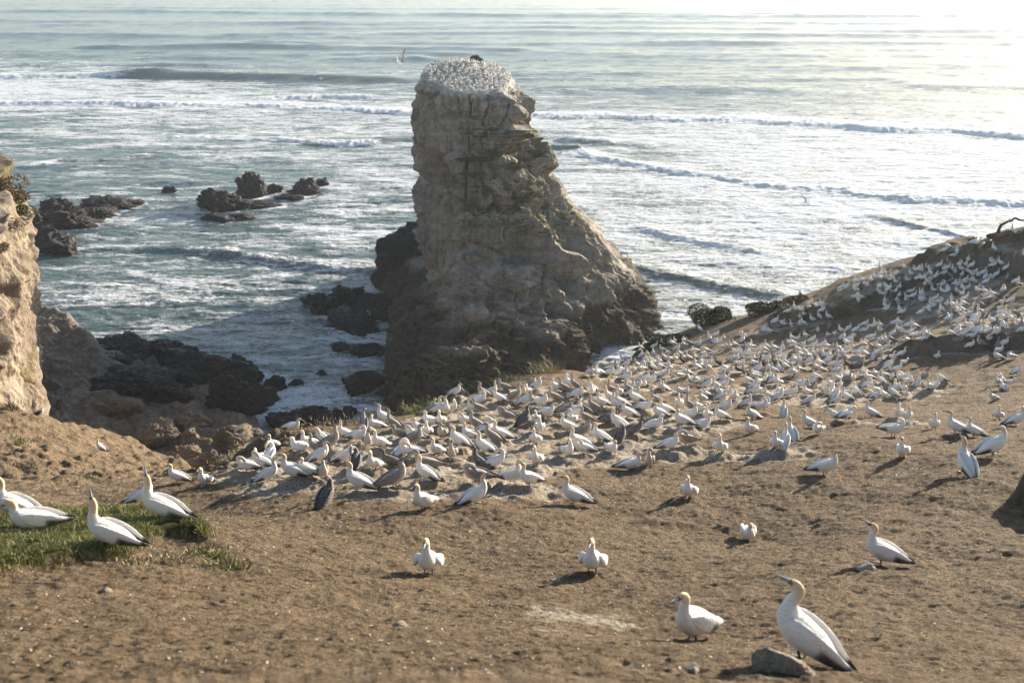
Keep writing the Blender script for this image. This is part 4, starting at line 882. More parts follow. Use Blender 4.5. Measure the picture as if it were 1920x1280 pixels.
for i, (px, py, wpx, hpx, df, mk, lev, lab) in enumerate(ROCKS):
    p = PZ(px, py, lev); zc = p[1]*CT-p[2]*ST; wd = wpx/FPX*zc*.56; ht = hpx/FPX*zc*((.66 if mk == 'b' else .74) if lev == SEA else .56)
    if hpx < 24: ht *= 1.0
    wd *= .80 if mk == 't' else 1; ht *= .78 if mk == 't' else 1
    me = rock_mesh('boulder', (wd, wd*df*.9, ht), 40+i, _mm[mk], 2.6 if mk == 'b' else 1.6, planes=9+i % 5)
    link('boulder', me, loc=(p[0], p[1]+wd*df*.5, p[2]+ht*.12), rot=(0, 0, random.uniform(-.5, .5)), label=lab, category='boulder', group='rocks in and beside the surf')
    if lev == SEA: ROCKFOAM.append((p[0], p[1]+wd*df*.5, wd, .45 if mk == 'k' else .62))
# dark shoulder on the seaward left of the stack
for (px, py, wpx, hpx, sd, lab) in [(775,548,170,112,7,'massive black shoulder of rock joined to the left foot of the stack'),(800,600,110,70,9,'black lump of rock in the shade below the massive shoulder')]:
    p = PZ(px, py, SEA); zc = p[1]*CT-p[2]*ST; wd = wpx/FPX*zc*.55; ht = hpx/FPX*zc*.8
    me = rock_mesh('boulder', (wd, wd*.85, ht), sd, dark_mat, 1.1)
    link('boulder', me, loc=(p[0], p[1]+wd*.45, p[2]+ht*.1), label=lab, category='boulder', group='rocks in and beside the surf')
    ROCKFOAM.append((p[0], p[1]+wd*.45, wd, .5))
# foam where water meets rock, then the sea itself
FO, murk = sea_attr; base = AV[-60]
for (cx, cy, r, s) in ROCKFOAM:
    q = np.hypot(SX-cx, (SY-cy)*.9)+.8*noise(SX*.4, SY*.4, 2.); f = s*np.exp(-np.clip(q-r*.95, 0, None)/1.6); FO = np.maximum(FO, f)
sel = (SX > -25) & (SX < 30) & (SY > 95) & (SY < 175); qx = SX[sel]; qy = SY[sel]; dm = np.full(qx.shape, 1e9)
for b in base[::6]: dm = np.minimum(dm, (qx-b[0])**2+(qy-b[1])**2)
FO[sel] = np.maximum(FO[sel], .52*np.exp(-np.sqrt(dm)/1.5))
me = mesh_np('sea', ME_SEA[0], ME_SEA[1], mat_sea(), attrs=dict(foam=np.clip(FO, 0, 1).ravel(), sandy=np.clip(murk, 0, 1).ravel()))
link('sea', me, kind='structure')
# ---------------------------------------------------------------- gannets
def crom(p, n):
    p = np.asarray(p, float); k = len(p)-1; t = np.linspace(0, k, n); i = np.minimum(t.astype(int), k-1); f = (t-i)[:, None]
    g = lambda j: p[np.clip(j, 0, k)]
    return .5*((2*g(i))+(-g(i-1)+g(i+1))*f+(2*g(i-1)-5*g(i)+4*g(i+1)-g(i+2))*f**2+(-g(i-1)+3*g(i)-3*g(i+1)+g(i+2))*f**3)
def tube(sp, rad, nr, k, side=(0, 1, 0)):
    """loft of ellipses (height, width) along a spine; returns verts, quads, tris, s (0..1), angle"""
    q = crom(np.concatenate([np.asarray(sp, float), np.asarray(rad, float)], 1), nr); c = q[:, :3]; r = np.clip(q[:, 3:], .0015, None)
    t = np.gradient(c, axis=0); t /= np.linalg.norm(t, axis=1)[:, None]
    s = np.asarray(side, float)[None]-t*(t@np.asarray(side, float))[:, None]; s /= np.linalg.norm(s, axis=1)[:, None]; u = np.cross(t, s)
    a = np.arange(k)/k*2*math.pi
    V = c[:, None]+u[:, None]*(np.sin(a)[None, :, None]*r[:, 0][:, None, None])+s[:, None]*(np.cos(a)[None, :, None]*r[:, 1][:, None, None])
    v = np.concatenate([V.reshape(-1, 3), c[:1], c[-1:]]); n = nr*k; j = np.arange(k)
    tr = np.concatenate([np.stack([(j+1) % k, j, np.full(k, n)], -1), np.stack([(nr-1)*k+j, (nr-1)*k+(j+1) % k, np.full(k, n+1)], -1)])
    S = np.concatenate([np.repeat(np.linspace(0, 1, nr), k), [0, 1]]); A = np.concatenate([np.tile(np.sin(a), nr), [0, 0]])
    return v, grid_faces(nr, k, True), tr, S, A
BODY = [(-.30,0,.185),(-.24,0,.20),(-.14,0,.215),(-.02,0,.235),(.08,0,.27),(.145,0,.32),(.172,0,.378)]
BODY = [(x, y, z-.045) for x, y, z in BODY]
BRAD = [(.018,.03),(.045,.06),(.092,.095),(.113,.110),(.108,.106),(.085,.085),(.062,.058)]
HR = [(.049,.046),(.043,.040),(.042,.038),(.041,.035),(.033,.027),(.018,.016)]
NECK = dict(
 s=([(.182,0,.43),(.176,0,.49),(.190,0,.536),(.225,0,.558),(.262,0,.556),(.295,0,.548)], (1,0,-.14)),
 v=([(.182,0,.43),(.172,0,.49),(.178,0,.542),(.206,0,.575),(.240,0,.592),(.270,0,.603)], (1,0,.45)),
 u=([(.182,0,.43),(.178,0,.50),(.182,0,.56),(.196,0,.607),(.207,0,.642),(.215,0,.670)], (.18,0,1)),
 p=([(.192,.02,.43),(.168,.06,.478),(.11,.088,.485),(.06,.10,.452),(.032,.105,.412),(.018,.105,.378)], (-.25,.02,-1)),
 t=([(.182,0,.43),(.180,0,.49),(.166,0,.536),(.132,0,.558),(.096,0,.556),(.064,0,.552)], (-1,0,.10)),
 l=([(.215,0,.405),(.255,0,.435),(.302,0,.43),(.338,0,.402),(.362,0,.368),(.376,0,.338)], (.4,0,-1)),
)
NECK['r'] = ([(.176,0,.415),(.160,0,.45),(.168,0,.488),(.205,0,.512),(.242,0,.508),(.275,0,.498)], (1,0,-.2))
NECK['q'] = ([(.190,0,.43),(.200,0,.50),(.212,0,.556),(.246,0,.582),(.283,0,.582),(.316,0,.576)], (1,0,.02))
for k_ in NECK: NECK[k_] = ([(x, y, .335+(z-.38)*.86) for x, y, z in NECK[k_][0]], NECK[k_][1])
def rotm(ax, a):
    c, s = math.cos(a), math.sin(a)
    return np.array([[c,-s,0],[s,c,0],[0,0,1]]) if ax == 'z' else np.array([[c,0,s],[0,1,0],[-s,0,c]])
WHITE = np.array([.82,.78,.71]); BUFF = np.array([.72,.46,.20]); BLACK = np.array([.018,.016,.015])
GREY = np.array([.20,.165,.14]); PALE = np.array([.52,.46,.40]); DARK = np.array([.055,.047,.043])
def mixc(a, b, f): return a*(1-f)[:, None]+b*f[:, None]
def bird_parts(pose, pl, lod=0, yaw=0.0):
    """dict part -> (verts, quads, tris, colour, spots)"""
    nr, k = [(46, 22), (28, 12), (15, 7)][lod]; out = {}
    hp, bdir = NECK[{'d': 's', 'w': 's', 'h': 'v'}.get(pose, pose)]; hp = np.array(hp, float); bdir = np.array(bdir, float)
    if pose == 'h': hp = np.array(NECK['v'][0], float)+np.linspace(0, 1, 6)[:, None]*np.array([[.0,0,-.02]]); bdir = np.array((1,0,-.05))
    if yaw:
        M = rotm('z', yaw); c = hp[1].copy(); hp[2:] = (hp[2:]-c)@M.T+c; bdir = M@bdir
    body = np.array(BODY, float); rad = np.array(BRAD, float); hr = np.array(HR, float)
    if pose == 'd': hp = hp+np.array([.0,0,-.045])*np.linspace(.4, 1, 6)[:, None]
    if pl == 'c': rad = rad*1.22; hr = hr*1.35
    if pl in 'jk': hr = hr*1.06
    sp = np.concatenate([body, hp]); rd = np.concatenate([rad, hr])
    tilt = None
    def post(v):
        v = v.copy()
        if pose == 'h':
            M = rotm('y', R(-24)); c = np.array([.0,0,.2]); w_ = np.clip((v[:, 0:1]+.6), 0, 1)*0+1
            v = (v-c)@M.T+c+np.array([0,0,.03])
        if pose in 'svutwrq':
            M = rotm('y', R(-11)); c = np.array([.0,0,.16]); v = (v-c)@M.T+c
        if pose == 'd': v[:, 2] -= .055
        if pose == 'l':
            M = rotm('y', R(8)); c = np.array([.0,0,.22]); v = (v-c)@M.T+c
        return v
    v, q, t, S, A = tube(sp, rd, nr, k)
    nb = 12.0; neck0 = 6.6/nb
    if pl == 'a':
        f = sst(neck0, .74, S)*(.30+.70*sst(-.75, .5, A)); col = mixc(np.tile(WHITE, (len(v), 1)), BUFF, f*.88)
        col = mixc(col, np.array([.03,.032,.035]), sst(.955, .985, S)); col = mixc(col, np.array([.04,.045,.05]), sst(.915, .935, S)*(np.abs(A-.1) < .42)*.85); sp_ = S*0
    elif pl == 'j':
        f = sst(-.6, .5, A); col = mixc(np.tile(PALE, (len(v), 1)), GREY, np.clip(f*.75+.5*sst(.72, .85, S), 0, 1)); sp_ = .5+.4*f
    elif pl == 'k':
        f = sst(-.8, .2, A); col = mixc(np.tile(GREY*1.5, (len(v), 1)), DARK, np.clip(f+.2*sst(.7, .8, S), 0, 1)); sp_ = f*.7
    else:
        col = np.tile(np.array([.82,.80,.76]), (len(v), 1)); col = mixc(col, BLACK, sst(.90, .96, S)); sp_ = S*0
    out['body'] = (post(v), q, t, col, sp_)
    # bill
    e = hp[-1]; bd = bdir/np.linalg.norm(bdir); L = .105
    dn = np.array([0, 0, -1.0]) if abs(bd[2]) < .8 else np.array([-np.sign(bd[0]+.01), 0, 0])
    pts = [e-bd*.012, e+bd*L*.3, e+bd*L*.7, e+bd*L*.95, e+bd*L+dn*.004]
    sd = (0, 1, 0) if not yaw else tuple(rotm('z', yaw)@np.array([0, 1, 0]))
    bv, bq, bt, bS, bA = tube(pts, [(.017,.014),(.013,.010),(.0085,.006),(.005,.003),(.002,.0015)], [12, 8, 4][lod], [10, 6, 4][lod], sd)
    bc = np.tile(np.array([.40,.45,.47] if pl == 'a' else ([.13,.12,.12] if pl != 'c' else [.03,.03,.03])), (len(bv), 1)); bc = mixc(bc, np.array([.05,.06,.07]), (np.abs(bA+.1) < .3)*.8*(bS < .9))
    out['bill'] = (post(bv), bq, bt, bc, bS*0)
    if pl != 'c':
        for sg in (1, -1):
            if pose == 'w':
                wp = [(.13,.070,.335),(.05,.145,.285),(-.03,.185,.235),(-.13,.19,.195),(-.25,.155,.165),(-.35,.11,.15),(-.42,.08,.145)]
                wr = [(.02,.014),(.055,.026),(.070,.026),(.060,.022),(.036,.015),(.018,.009),(.003,.002)]
            else:
                wp = [(.135,.066,.335),(.06,.090,.305),(-.07,.098,.262),(-.21,.078,.225),(-.32,.048,.195),(-.41,.022,.176),(-.46,.012,.168)]
                wr = [(.02,.012),(.062,.024),(.080,.026),(.068,.024),(.040,.016),(.020,.009),(.003,.002)]
            wp = np.array(wp, float); wp[:, 2] -= .045; wp[:, 1] = (wp[:, 1]*(.74 if pose == 'w' else 1)+.012)*sg
            wv, wq, wt, wS, wA = tube(wp, wr, [30, 18, 10][lod], [16, 9, 5][lod])
            if pl == 'a':
                bl = np.maximum(sst(.71, .74, wS), sst(-.42, -.30, wA)*sst(.37, .43, wS)); wc = mixc(np.tile(WHITE*1.02, (len(wv), 1)), BLACK, bl); ws = wS*0
            else:
                base = (GREY if pl == 'j' else DARK); wc = mixc(np.tile(base, (len(wv), 1)), base*.45, sst(.6, .7, wS)); ws = 1-sst(.6, .75, wS)
            out['wing%d' % sg] = (post(wv), wq, wt, wc, ws)
        tp = [(-.22,0,.15),(-.31,0,.133),(-.39,0,.113),(-.455,0,.097)]
        tv, tq, tt, tS, tA = tube(tp, [(.02,.05),(.012,.045),(.007,.032),(.003,.008)], [12, 8, 5][lod], [12, 8, 4][lod])
        tc = np.tile(WHITE if pl == 'a' else DARK, (len(tv), 1)); tc = mixc(tc, BLACK, (np.abs(tv[:, 1]) < .012).astype(float)*sst(.3, .5, tS))
        out['tail'] = (post(tv), tq, tt, tc, tS*0)
    if pose != 'd' and lod < 2:
        for sg in (1, -1):
            x0 = -.005+.02*sg
            lv, lq, lt, lS, lA = tube([(x0,.045*sg,.15),(x0+.004,.047*sg,.10),(x0-.01,.048*sg,.055),(x0,.05*sg,.012)], [(.018,.018),(.013,.012),(.008,.008),(.008,.009)], 8, 7)
            f = []; fv = [(x0-.015,.05*sg,.012),(x0+.08,.018*sg,.004),(x0+.095,.048*sg,.006),(x0+.082,.085*sg,.004),(x0-.015,.05*sg,.0),(x0+.08,.018*sg,-.002),(x0+.095,.048*sg,-.001),(x0+.082,.085*sg,-.002)]
            n0 = len(lv); ft = [(0,1,2),(0,2,3),(4,6,5),(4,7,6)]; fq = [(0,4,5,1),(1,5,6,2),(2,6,7,3),(3,7,4,0)]
            lv = np.concatenate([lv, fv]); lt = np.concatenate([lt, np.array(ft)+n0]); lq = np.concatenate([lq, np.array(fq)+n0])
            out['leg%d' % sg] = (lv, lq, lt, np.tile(np.array([.05,.055,.05]), (len(lv), 1)), np.zeros(len(lv)))
    if lod == 0:
        hc = hp[4]; s_ = np.array(sd)
        for sg in (1, -1):
            ev, eq, et, eS, eA = tube([hc+s_*sg*.019-bd*.004, hc+s_*sg*.026-bd*.004], [(.007,.007),(.004,.004)], 4, 8, tuple(bd))
            out['eye%d' % sg] = (post(ev), eq, et, np.tile(np.array([.02,.03,.05]), (len(ev), 1)), np.zeros(len(ev)))
    return out
PLUM = mat_plum('plumage'); PLUMS = mat_plum('speckled_plumage', True)
_cache = {}
def bird_meshes(pose, pl, lod, yaw):
    key = (pose, pl, lod, round(yaw, 2))
    if key in _cache: return _cache[key]
    pr = bird_parts(pose, pl, lod, yaw); m = PLUMS if pl in 'jk' else PLUM
    if lod < 2:
        res = [(n.rstrip('-1'), mesh_np(n.rstrip('-1'), v, [q, t], m, attrs=dict(Col=c, spot=s))) for n, (v, q, t, c, s) in pr.items()]
    else:
        res = merge_parts([pr])
    _cache[key] = res; return res
def merge_parts(prs):
    V, Q, Tt, C, S = [], [], [], [], []; n = 0
    for pr in prs:
        for v, q, t, c, s in pr.values():
            V.append(v); Q.append(q+n); Tt.append(t+n); C.append(c); S.append(s); n += len(v)
    return tuple(np.concatenate(a) for a in (V, Q, Tt, C, S))
# --- labels: plumage, pose, direction, then a findable place
PN = dict(a='white gannet', j='grey young gannet', k='dark young gannet', c='downy gannet chick')
PO = dict(s='', v='bill raised', u='bill skyward', p='preening', d='crouched', w='wings apart', t='head turned', l='bowing', h='')
def face(h):
    h %= 360
    return ['facing right', 'facing away-right', 'seen from behind', 'facing away-left', 'facing left', 'facing front-left', 'facing the camera', 'facing front-right'][int(((h+22.5) % 360)//45)]
SPECIAL = {0:'largest white gannet, standing tall on the near bank beside the pale rock',1:'white gannet sitting half hidden by the near bank, left of the largest gannet',
 2:'white gannet with raised bill facing left, standing alone on bare earth at the right',3:'white gannet hunched with head down alone on bare earth, right of centre',
 4:'white gannet with drooping wings alone in the bare foreground, right of its look-alike',5:'white gannet with drooping wings alone in the bare foreground, left of its look-alike',
 6:'white gannet facing left just below the main colony, bill level',7:'white gannet with wings apart on bare earth right of the main colony front edge',
 8:'white gannet facing right alone on the open earth at right, black tail to the left',9:'white gannet with turned head, front view, on the open earth at far right',
 10:'white gannet seen from behind, neck stretched, beside one facing right',11:'white gannet standing by the dark mound at the right frame edge with head turned back',
 12:'white gannet facing left, left one of two side by side at far right',13:'white gannet facing left, right one of two side by side at far right',
 24:'white gannet standing in front of the left part of the colony, casting a long shadow',25:'white gannet crouching with black tail cocked up left at the colony front',
 26:'left bird of the white pair touching bills at the colony front',27:'right bird of the white pair touching bills at the colony front',
 28:'white gannet resting on white-stained ground beside the blackest young bird',29:'blackish young gannet standing upright at the front left of the colony'}
for kk, lb in ((-5,'white gannet at the left frame edge with neck stretched up, on the grass'),(-4,'white gannet crouched low on the grass at the left frame edge'),
 (-3,'white gannet pointing its bill skyward on the front of the grass patch'),(-2,'white gannet with bill raised on the right crest of the grass patch'),(-1,'white gannet mostly hidden behind the bird on the grass crest')):
    SPECIAL[len(birds)+kk] = lb
def place_phrase(px, py, zc):
    if px < 400 and py > 800: return 'on the sandy slope at left'
    if zc < 34 or (px < 1330 and py > 700 and not (px > 1090 and py < 742)):
        if px > 1330 and py > 770: return 'on open earth right of the colony'
        col = 'left tip' if px < 560 else 'left part' if px < 720 else 'left centre' if px < 860 else 'mid centre' if px < 1000 else 'right centre' if px < 1140 else 'right part' if px < 1300 else 'right fringe'
        row = 'front row' if py > 880-.06*(px-500) else 'lower middle' if py > 835-.04*(px-500) else 'upper middle' if py > 785-.04*(px-500) else 'back edge'
        return 'near colony %s, %s' % (row, col)
    row = 'lowest rows' if py > 735 else 'lower rows' if py > 695 else 'middle rows' if py > 650 else 'upper rows' if py > 590 else 'top rows'
    col = 'stack side' if px < 1240 else 'left part' if px < 1370 else 'left centre' if px < 1480 else 'mid centre' if px < 1580 else 'right centre' if px < 1690 else 'right part' if px < 1800 else 'frame edge'
    return 'far slope %s, %s' % (row, col)
def base_label(i):
    px, py, hd, po, pl = birds[i]
    return ' '.join(q for q in (PN[pl], PO[po], face(hd), place_phrase(px, py, bd[i])) if q)
order = np.argsort(bd); NIND = 282
indiv = set(int(i) for i in order[:NIND]); labs = {i: SPECIAL.get(i) or base_label(i) for i in indiv}
from collections import defaultdict
grp = defaultdict(list)
for i, l in labs.items(): grp[l].append(i)
for l, ids in grp.items():
    if len(ids) > 1:
        ids.sort(key=lambda i: birds[i][0]); n = len(ids)
        num = ['one','two','three','four','five','six','seven','eight','nine']; od = ['first','second','third','fourth','fifth','sixth','seventh','eighth','ninth']
        for k_, i in enumerate(ids):
            w_ = ('leftmost' if k_ == 0 else 'rightmost' if k_ == n-1 else od[k_])+' of '+num[n-1]
            labs[i] = l+', '+w_+(' from left' if 0 < k_ < n-1 and len((l+w_).split()) < 13 else '')
brs = np.random.default_rng(21); far = []
for i, (px, py, hd, po, pl) in enumerate(birds):
    p, zc = bird_pos[i]; z = Tz(p[0], p[1]); yaw = 0.0
    if po in 's' and zc > 16.5 and i > 40: yaw = float(brs.choice([0, 0, .6, -.6, 1.1, -1.1]))
    sc = (1.0 if zc < 21 else .92 if zc < 36 else .86)+.12*(brs.random()-.4); sc = {0: .95, 10: 1.14, 11: 1.14}.get(i, sc); hd2 = R(hd+brs.uniform(-16, 16)) if i > 30 else R(hd)
    if po == 's' and i > 30: po = str(brs.choice(list('sssrrq')))
    if i in (0,): z = z+.02
    if i in indiv:
        if zc < 37:
            root = link('gannet', None, loc=(p[0], p[1], z), rot=(0, 0, hd2), label=labs[i], category='gannet', group='gannets of the colony'); root.scale = (sc,)*3
            for n, me in bird_meshes(po, pl, 0 if zc < 24 else 1, yaw): link(n, me, root)
        else:
            key = ('one', po, pl, round(yaw, 2))
            if key not in _cache:
                v, q, t, c, s = merge_parts([bird_parts(po, pl, 1, yaw)]); _cache[key] = mesh_np('gannet', v, [q, t], PLUMS if pl in 'jk' else PLUM, attrs=dict(Col=c, spot=s))
            o = link('gannet', _cache[key], loc=(p[0], p[1], z), rot=(0, 0, hd2), label=labs[i], category='gannet', group='gannets of the colony'); o.scale = (sc,)*3
    else: far.append((p[0], p[1], z, hd2, po, pl, yaw, sc))
# birds between the traced ones on the far slope
_px = [(b[0], b[1]) for b, d in zip(birds, bd) if d > 40 and b[0] > 1090]; _all = [(b[0], b[1]) for b in birds]; _add = 0
for _ in range(7000):
    a_, b_ = _px[brs.integers(len(_px))]; a2 = a_+brs.normal()*16; b2 = b_+brs.normal()*8
    if a2 > 1930 or min((a2-q_[0])**2+((b2-q_[1])*1.3)**2 for q_ in _all) < 6.4**2: continue
    r_ = raycast(a2, b2, T0, 500, 36, 90)
    if r_ is None or r_[0][2] < -30 or r_[1] < 42: continue
    p = r_[0]; _all.append((a2, b2)); far.append((p[0], p[1], Tz(p[0], p[1]), brs.uniform(0, 6.28), str(brs.choice(list('ssrqpdv'))), 'a' if brs.random() < .86 else 'j', 0.0, .9)); _add += 1
    if _add >= 270: break
# the crowd on top of the stack joins the far birds as one mass
tx, ty, tz = AV[:68, :, 0], AV[:68, :, 1], AV[:68, :, 2]; placed = []
for _ in range(6000):
    i, j = brs.integers(3, 66), brs.integers(0, AV.shape[1]); q = AV[i, j]
    if brs.random() > (np.hypot(q[0]-cen[0], q[1]-cen[1])/11): continue
    if np.hypot(q[0]-P(892, 125, 150)[0], q[1]-151) < 1.0: continue
    if all((q[0]-b[0])**2+(q[1]-b[1])**2 > .62**2 for b in placed): placed.append(q)
    if len(placed) > 330: break
for q in placed: far.append((q[0], q[1], q[2], brs.uniform(0, 6.28), str(brs.choice(list('ssssvpd'))), 'a' if brs.random() < .9 else 'j', 0.0, 1.0))
V_, Q_, T_, C_, S_ = [], [], [], [], []; n = 0
for (x0, y0, z0, h, po, pl, yaw, sc) in far:
    v, q, t, c, s = bird_meshes(po, pl, 2, yaw)
    V_.append((v*sc)@rotm('z', h).T+np.array([x0, y0, z0])); Q_.append(q+n); T_.append(t+n); C_.append(c); S_.append(s*0); n += len(v)
me = mesh_np('gannet_flock', np.concatenate(V_), [np.concatenate(Q_), np.concatenate(T_)], PLUM, attrs=dict(Col=np.concatenate(C_), spot=np.concatenate(S_)))
link('gannet_flock', me, kind='stuff', label='distant mass of white nesting gannets on the far slope and on top of the sea stack', category='gannets')

# --- black-backed gull and birds in flight
def parts_obj(pr, name, loc, rot, sc, mat, **kw):
    root = link(name, None, loc=loc, rot=rot, **kw); root.scale = (sc,)*3
    for n, (v, q, t, c, s) in pr.items(): link(n.rstrip('-1'), mesh_np(n.rstrip('-1'), v, [q, t], mat, attrs=dict(Col=c, spot=s)), root)
    return root
gp = bird_parts('s', 'a', 1)
for n in gp:
    v, q, t, c, s = gp[n]; c = c.copy()
    if n == 'body': c[:] = WHITE
    if n.startswith('wing'): c[:] = BLACK*1.4
    if n == 'bill': c[:] = (.75,.55,.12); v = v.copy(); v[:] = v.mean(0)+(v-v.mean(0))*.65-np.array([.02,0,0])
    if n.startswith('leg'): c[:] = (.55,.42,.15)
    v = v.copy(); v[:, 2] = np.where(v[:, 2] > .33, .33+(v[:, 2]-.33)*.62, v[:, 2]); gp[n] = (v, q, t, c, s)
r = None
for q_ in range(0, 30):
    r = raycast(75, 781+q_, T0)
    if r is not None and r[0][2] > -30: break
parts_obj(gp, 'gull', (r[0][0], r[0][1], Tz(r[0][0], r[0][1])), (0, 0, R(8)), .80, PLUM, label='black-backed gull standing on the sandy ledge at the foot of the cliff', category='gull')
def fly_parts(up=.35, lod=1):
    out = {}
    sp = [(-.42,0,0),(-.28,0,0),(-.12,0,0),(.05,0,.005),(.18,0,.012),(.29,0,.02),(.37,0,.024),(.42,0,.022)]
    rd = [(.006,.012),(.035,.035),(.075,.075),(.085,.085),(.055,.055),(.036,.034),(.033,.03),(.015,.013)]
    v, q, t, S, A = tube(sp, rd, 22, 10); col = mixc(np.tile(WHITE, (len(v), 1)), BUFF, sst(.62, .8, S)*.8); out['body'] = (v, q, t, col, S*0)
    v, q, t, S, A = tube([(.41,0,.02),(.46,0,.018),(.52,0,.012)], [(.013,.011),(.008,.006),(.002,.001)], 6, 6); out['bill'] = (v, q, t, np.tile(np.array([.4,.45,.47]), (len(v), 1)), S*0)
    for sg in (1, -1):
        wp = [(.06,.05*sg,.03),(.10,.28*sg,.03+.16*up),(.06,.52*sg,.03+.40*up),(-.05,.75*sg,.03+.48*up),(-.17,.92*sg,.03+.45*up)]
        wr = [(.016,.11),(.014,.10),(.010,.082),(.006,.055),(.002,.006)]
        v, q, t, S, A = tube(wp, wr, 16, 12, (-1, 0, 0)); 
        back = sst(.02, -.03, v[:, 0]-np.interp(np.abs(v[:, 1]), [.05,.28,.52,.75,.92], [.03,.06,.03,-.05,-.17])); col = mixc(np.tile(WHITE, (len(v), 1)), BLACK, np.maximum(back, sst(.62, .7, S)))
        out['wing%d' % sg] = (v, q, t, col, S*0)
    return out
FLY = [(757,109,139,200,R(50),.9,1.0,'gannet in flight, the larger dark-winged one just above left of the sea stack'),(746,115,141,250,R(-60),.7,.6,'small gannet in flight at the left of the one above the sea stack'),
 (1511,379,150,10,R(20),.5,.95,'gannet in flight low over the white surf at right'),(1416,279,180,200,R(10),.6,.8,'gannet in flight over the foam between two breakers at right')]
TINY = [(104,120,300),(203,128,300),(441,132,310),(463,134,320),(488,136,320),(508,137,320),(590,140,320),(601,148,300),(362,183,260),(1057,149,250),(1054,152,250),(1146,155,300),(1171,157,300),(1183,158,300),(1023,116,300),(1095,156,320),(962,145,250),(1628,33,500)]
TL = ['far left over the white water','second speck from left above the breaker','first of four above the green wave','second of four above the green wave','third of four above the green wave','fourth of four above the green wave',
 'above the right end of the green wave','in front of the green wave face','over the foam between the two left breakers','upper of two close together right of the stack','lower of two close together right of the stack','left of a pair over calm water right of the stack',
 'middle of three over calm water right of the stack','rightmost of three over calm water right of the stack','high above right of the stack top','alone between the stack and the three specks','just right of the stack top','highest and farthest, near the top right']
fm_ = {n: mesh_np(n.rstrip('-1'), v, [q, t], PLUM, attrs=dict(Col=c, spot=s)) for n, (v, q, t, c, s) in fly_parts(.5).items()}
for (px, py, zc, hd, roll, up, sc, lab) in FLY:
    root = link('flying_gannet', None, loc=tuple(P(px, py, zc)), rot=(roll, 0, R(hd)), label=lab, category='gannet', group='gannets in flight over the sea'); root.scale = (sc*1.25,)*3
    for n, me in fm_.items(): link(n.rstrip('-1'), me, root)
v, q, t, c, s = merge_parts([fly_parts(.5)]); fone = mesh_np('flying_gannet', v, [q, t], PLUM, attrs=dict(Col=c, spot=s))
for (px, py, zc), lab in zip(TINY, TL):
    o = link('flying_gannet', fone, loc=tuple(P(px, py, zc)), rot=(random.uniform(-.5, .5), 0, random.uniform(0, 6.28)), label='tiny distant gannet '+lab, category='gannet', group='gannets in flight over the sea'); o.scale = (1.3,)*3

# ---------------------------------------------------------------- plants
def leaf_mass(name, loc, rx, ry, rz, n, size, mat, seed, dome=False, up=.3, **kw):
    """bush: many small leaves through an uneven volume, on a few woody stems"""
    r = np.random.default_rng(seed); lobes = r.normal(size=(9, 3))*np.array([rx, ry, rz*.5])*.42; lobes[:, 2] = np.abs(lobes[:, 2])*.8+rz*.25
    lr = r.uniform(.38, .62, 9); k = r.integers(0, 9, n); d = r.normal(size=(n, 3)); d /= np.linalg.norm(d, axis=1)[:, None]
    c = lobes[k]+d*(lr[k]*r.uniform(.55, 1.0, n)**.5)[:, None]*np.array([rx, ry, rz]); c = c[c[:, 2] > -.35*rz]; n = len(c)
    if dome:
        d = r.normal(size=(n, 3)); d[:, 2] = np.abs(d[:, 2]); d /= np.linalg.norm(d, axis=1)[:, None]; rd_ = (r.uniform(.5, 1, n)**.6*(.85+.3*noise(d[:, 0]*2.2, d[:, 1]*2.2, d[:, 2]*2.2))); c = d*rd_[:, None]*np.array([rx, ry, rz])
    a = r.normal(size=(n, 3)); a[:, 2] += up; a /= np.linalg.norm(a, axis=1)[:, None]; b = np.cross(a, r.normal(size=(n, 3))); b /= np.linalg.norm(b, axis=1)[:, None]
    L = size*r.uniform(.6, 1.3, n)[:, None]; W = L*.34
    v = np.stack([c-a*L*.5, c+b*W, c+a*L*.5, c-b*W], 1).reshape(-1, 3); f = np.arange(n*4).reshape(-1, 4)
    return link(name, mesh_np(name, v, f, mat, smooth=False), loc=tuple(loc), **kw)
def tuft_mesh(name, n, R_, h, mat, seed, lean=.5, w=.012):
    r = np.random.default_rng(seed); c = r.normal(size=(n, 2))*R_*.5; d = r.normal(size=(n, 2))*lean+c/max(R_, .01)*.4
    hh = h*r.uniform(.5, 1.15, n); v = []; a = r.uniform(0, 3.14, n); s = np.stack([np.cos(a), np.sin(a), a*0], -1)*w
    b = np.concatenate([c, np.full((n, 1), -.05)], 1); m = b+np.stack([d[:, 0]*hh*.35, d[:, 1]*hh*.35, hh*.62], -1); t = b+np.stack([d[:, 0]*hh, d[:, 1]*hh, hh*.95], -1)
    v = np.stack([b-s, b+s, m+s*.7, m-s*.7, t], 1).reshape(-1, 3); i = np.arange(n)[:, None]*5
    return mesh_np(name, v, [np.concatenate([i, i+1, i+2, i+3], 1), np.concatenate([i+3, i+2, i+4], 1)], mat, smooth=False)
olive = mat_leaf('olive_leaves', (.035, .042, .014), (.12, .115, .038)); green = mat_leaf('green_leaves', (.035, .055, .015), (.11, .13, .035))
brownv = mat_leaf('dry_brown_leaves', (.09, .065, .035), (.22, .16, .08)); straw = mat_leaf('straw_blades', (.25, .20, .09), (.48, .38, .20)); fresh = mat_leaf('grass_blades', (.085, .11, .03), (.38, .35, .14))
_m = np.abs(ppx-892) < 4; _i = np.argmin(np.where(_m, ppy, 1e9)); q = AV.reshape(-1, 3)[_i]; leaf_mass('shrub', (q[0], q[1]-.5, q[2]-.1), 1.25, 1.1, 1.1, 9000, .12, olive, 3, dome=True, label='dark rounded shrub on the very top of the sea stack', category='shrub')
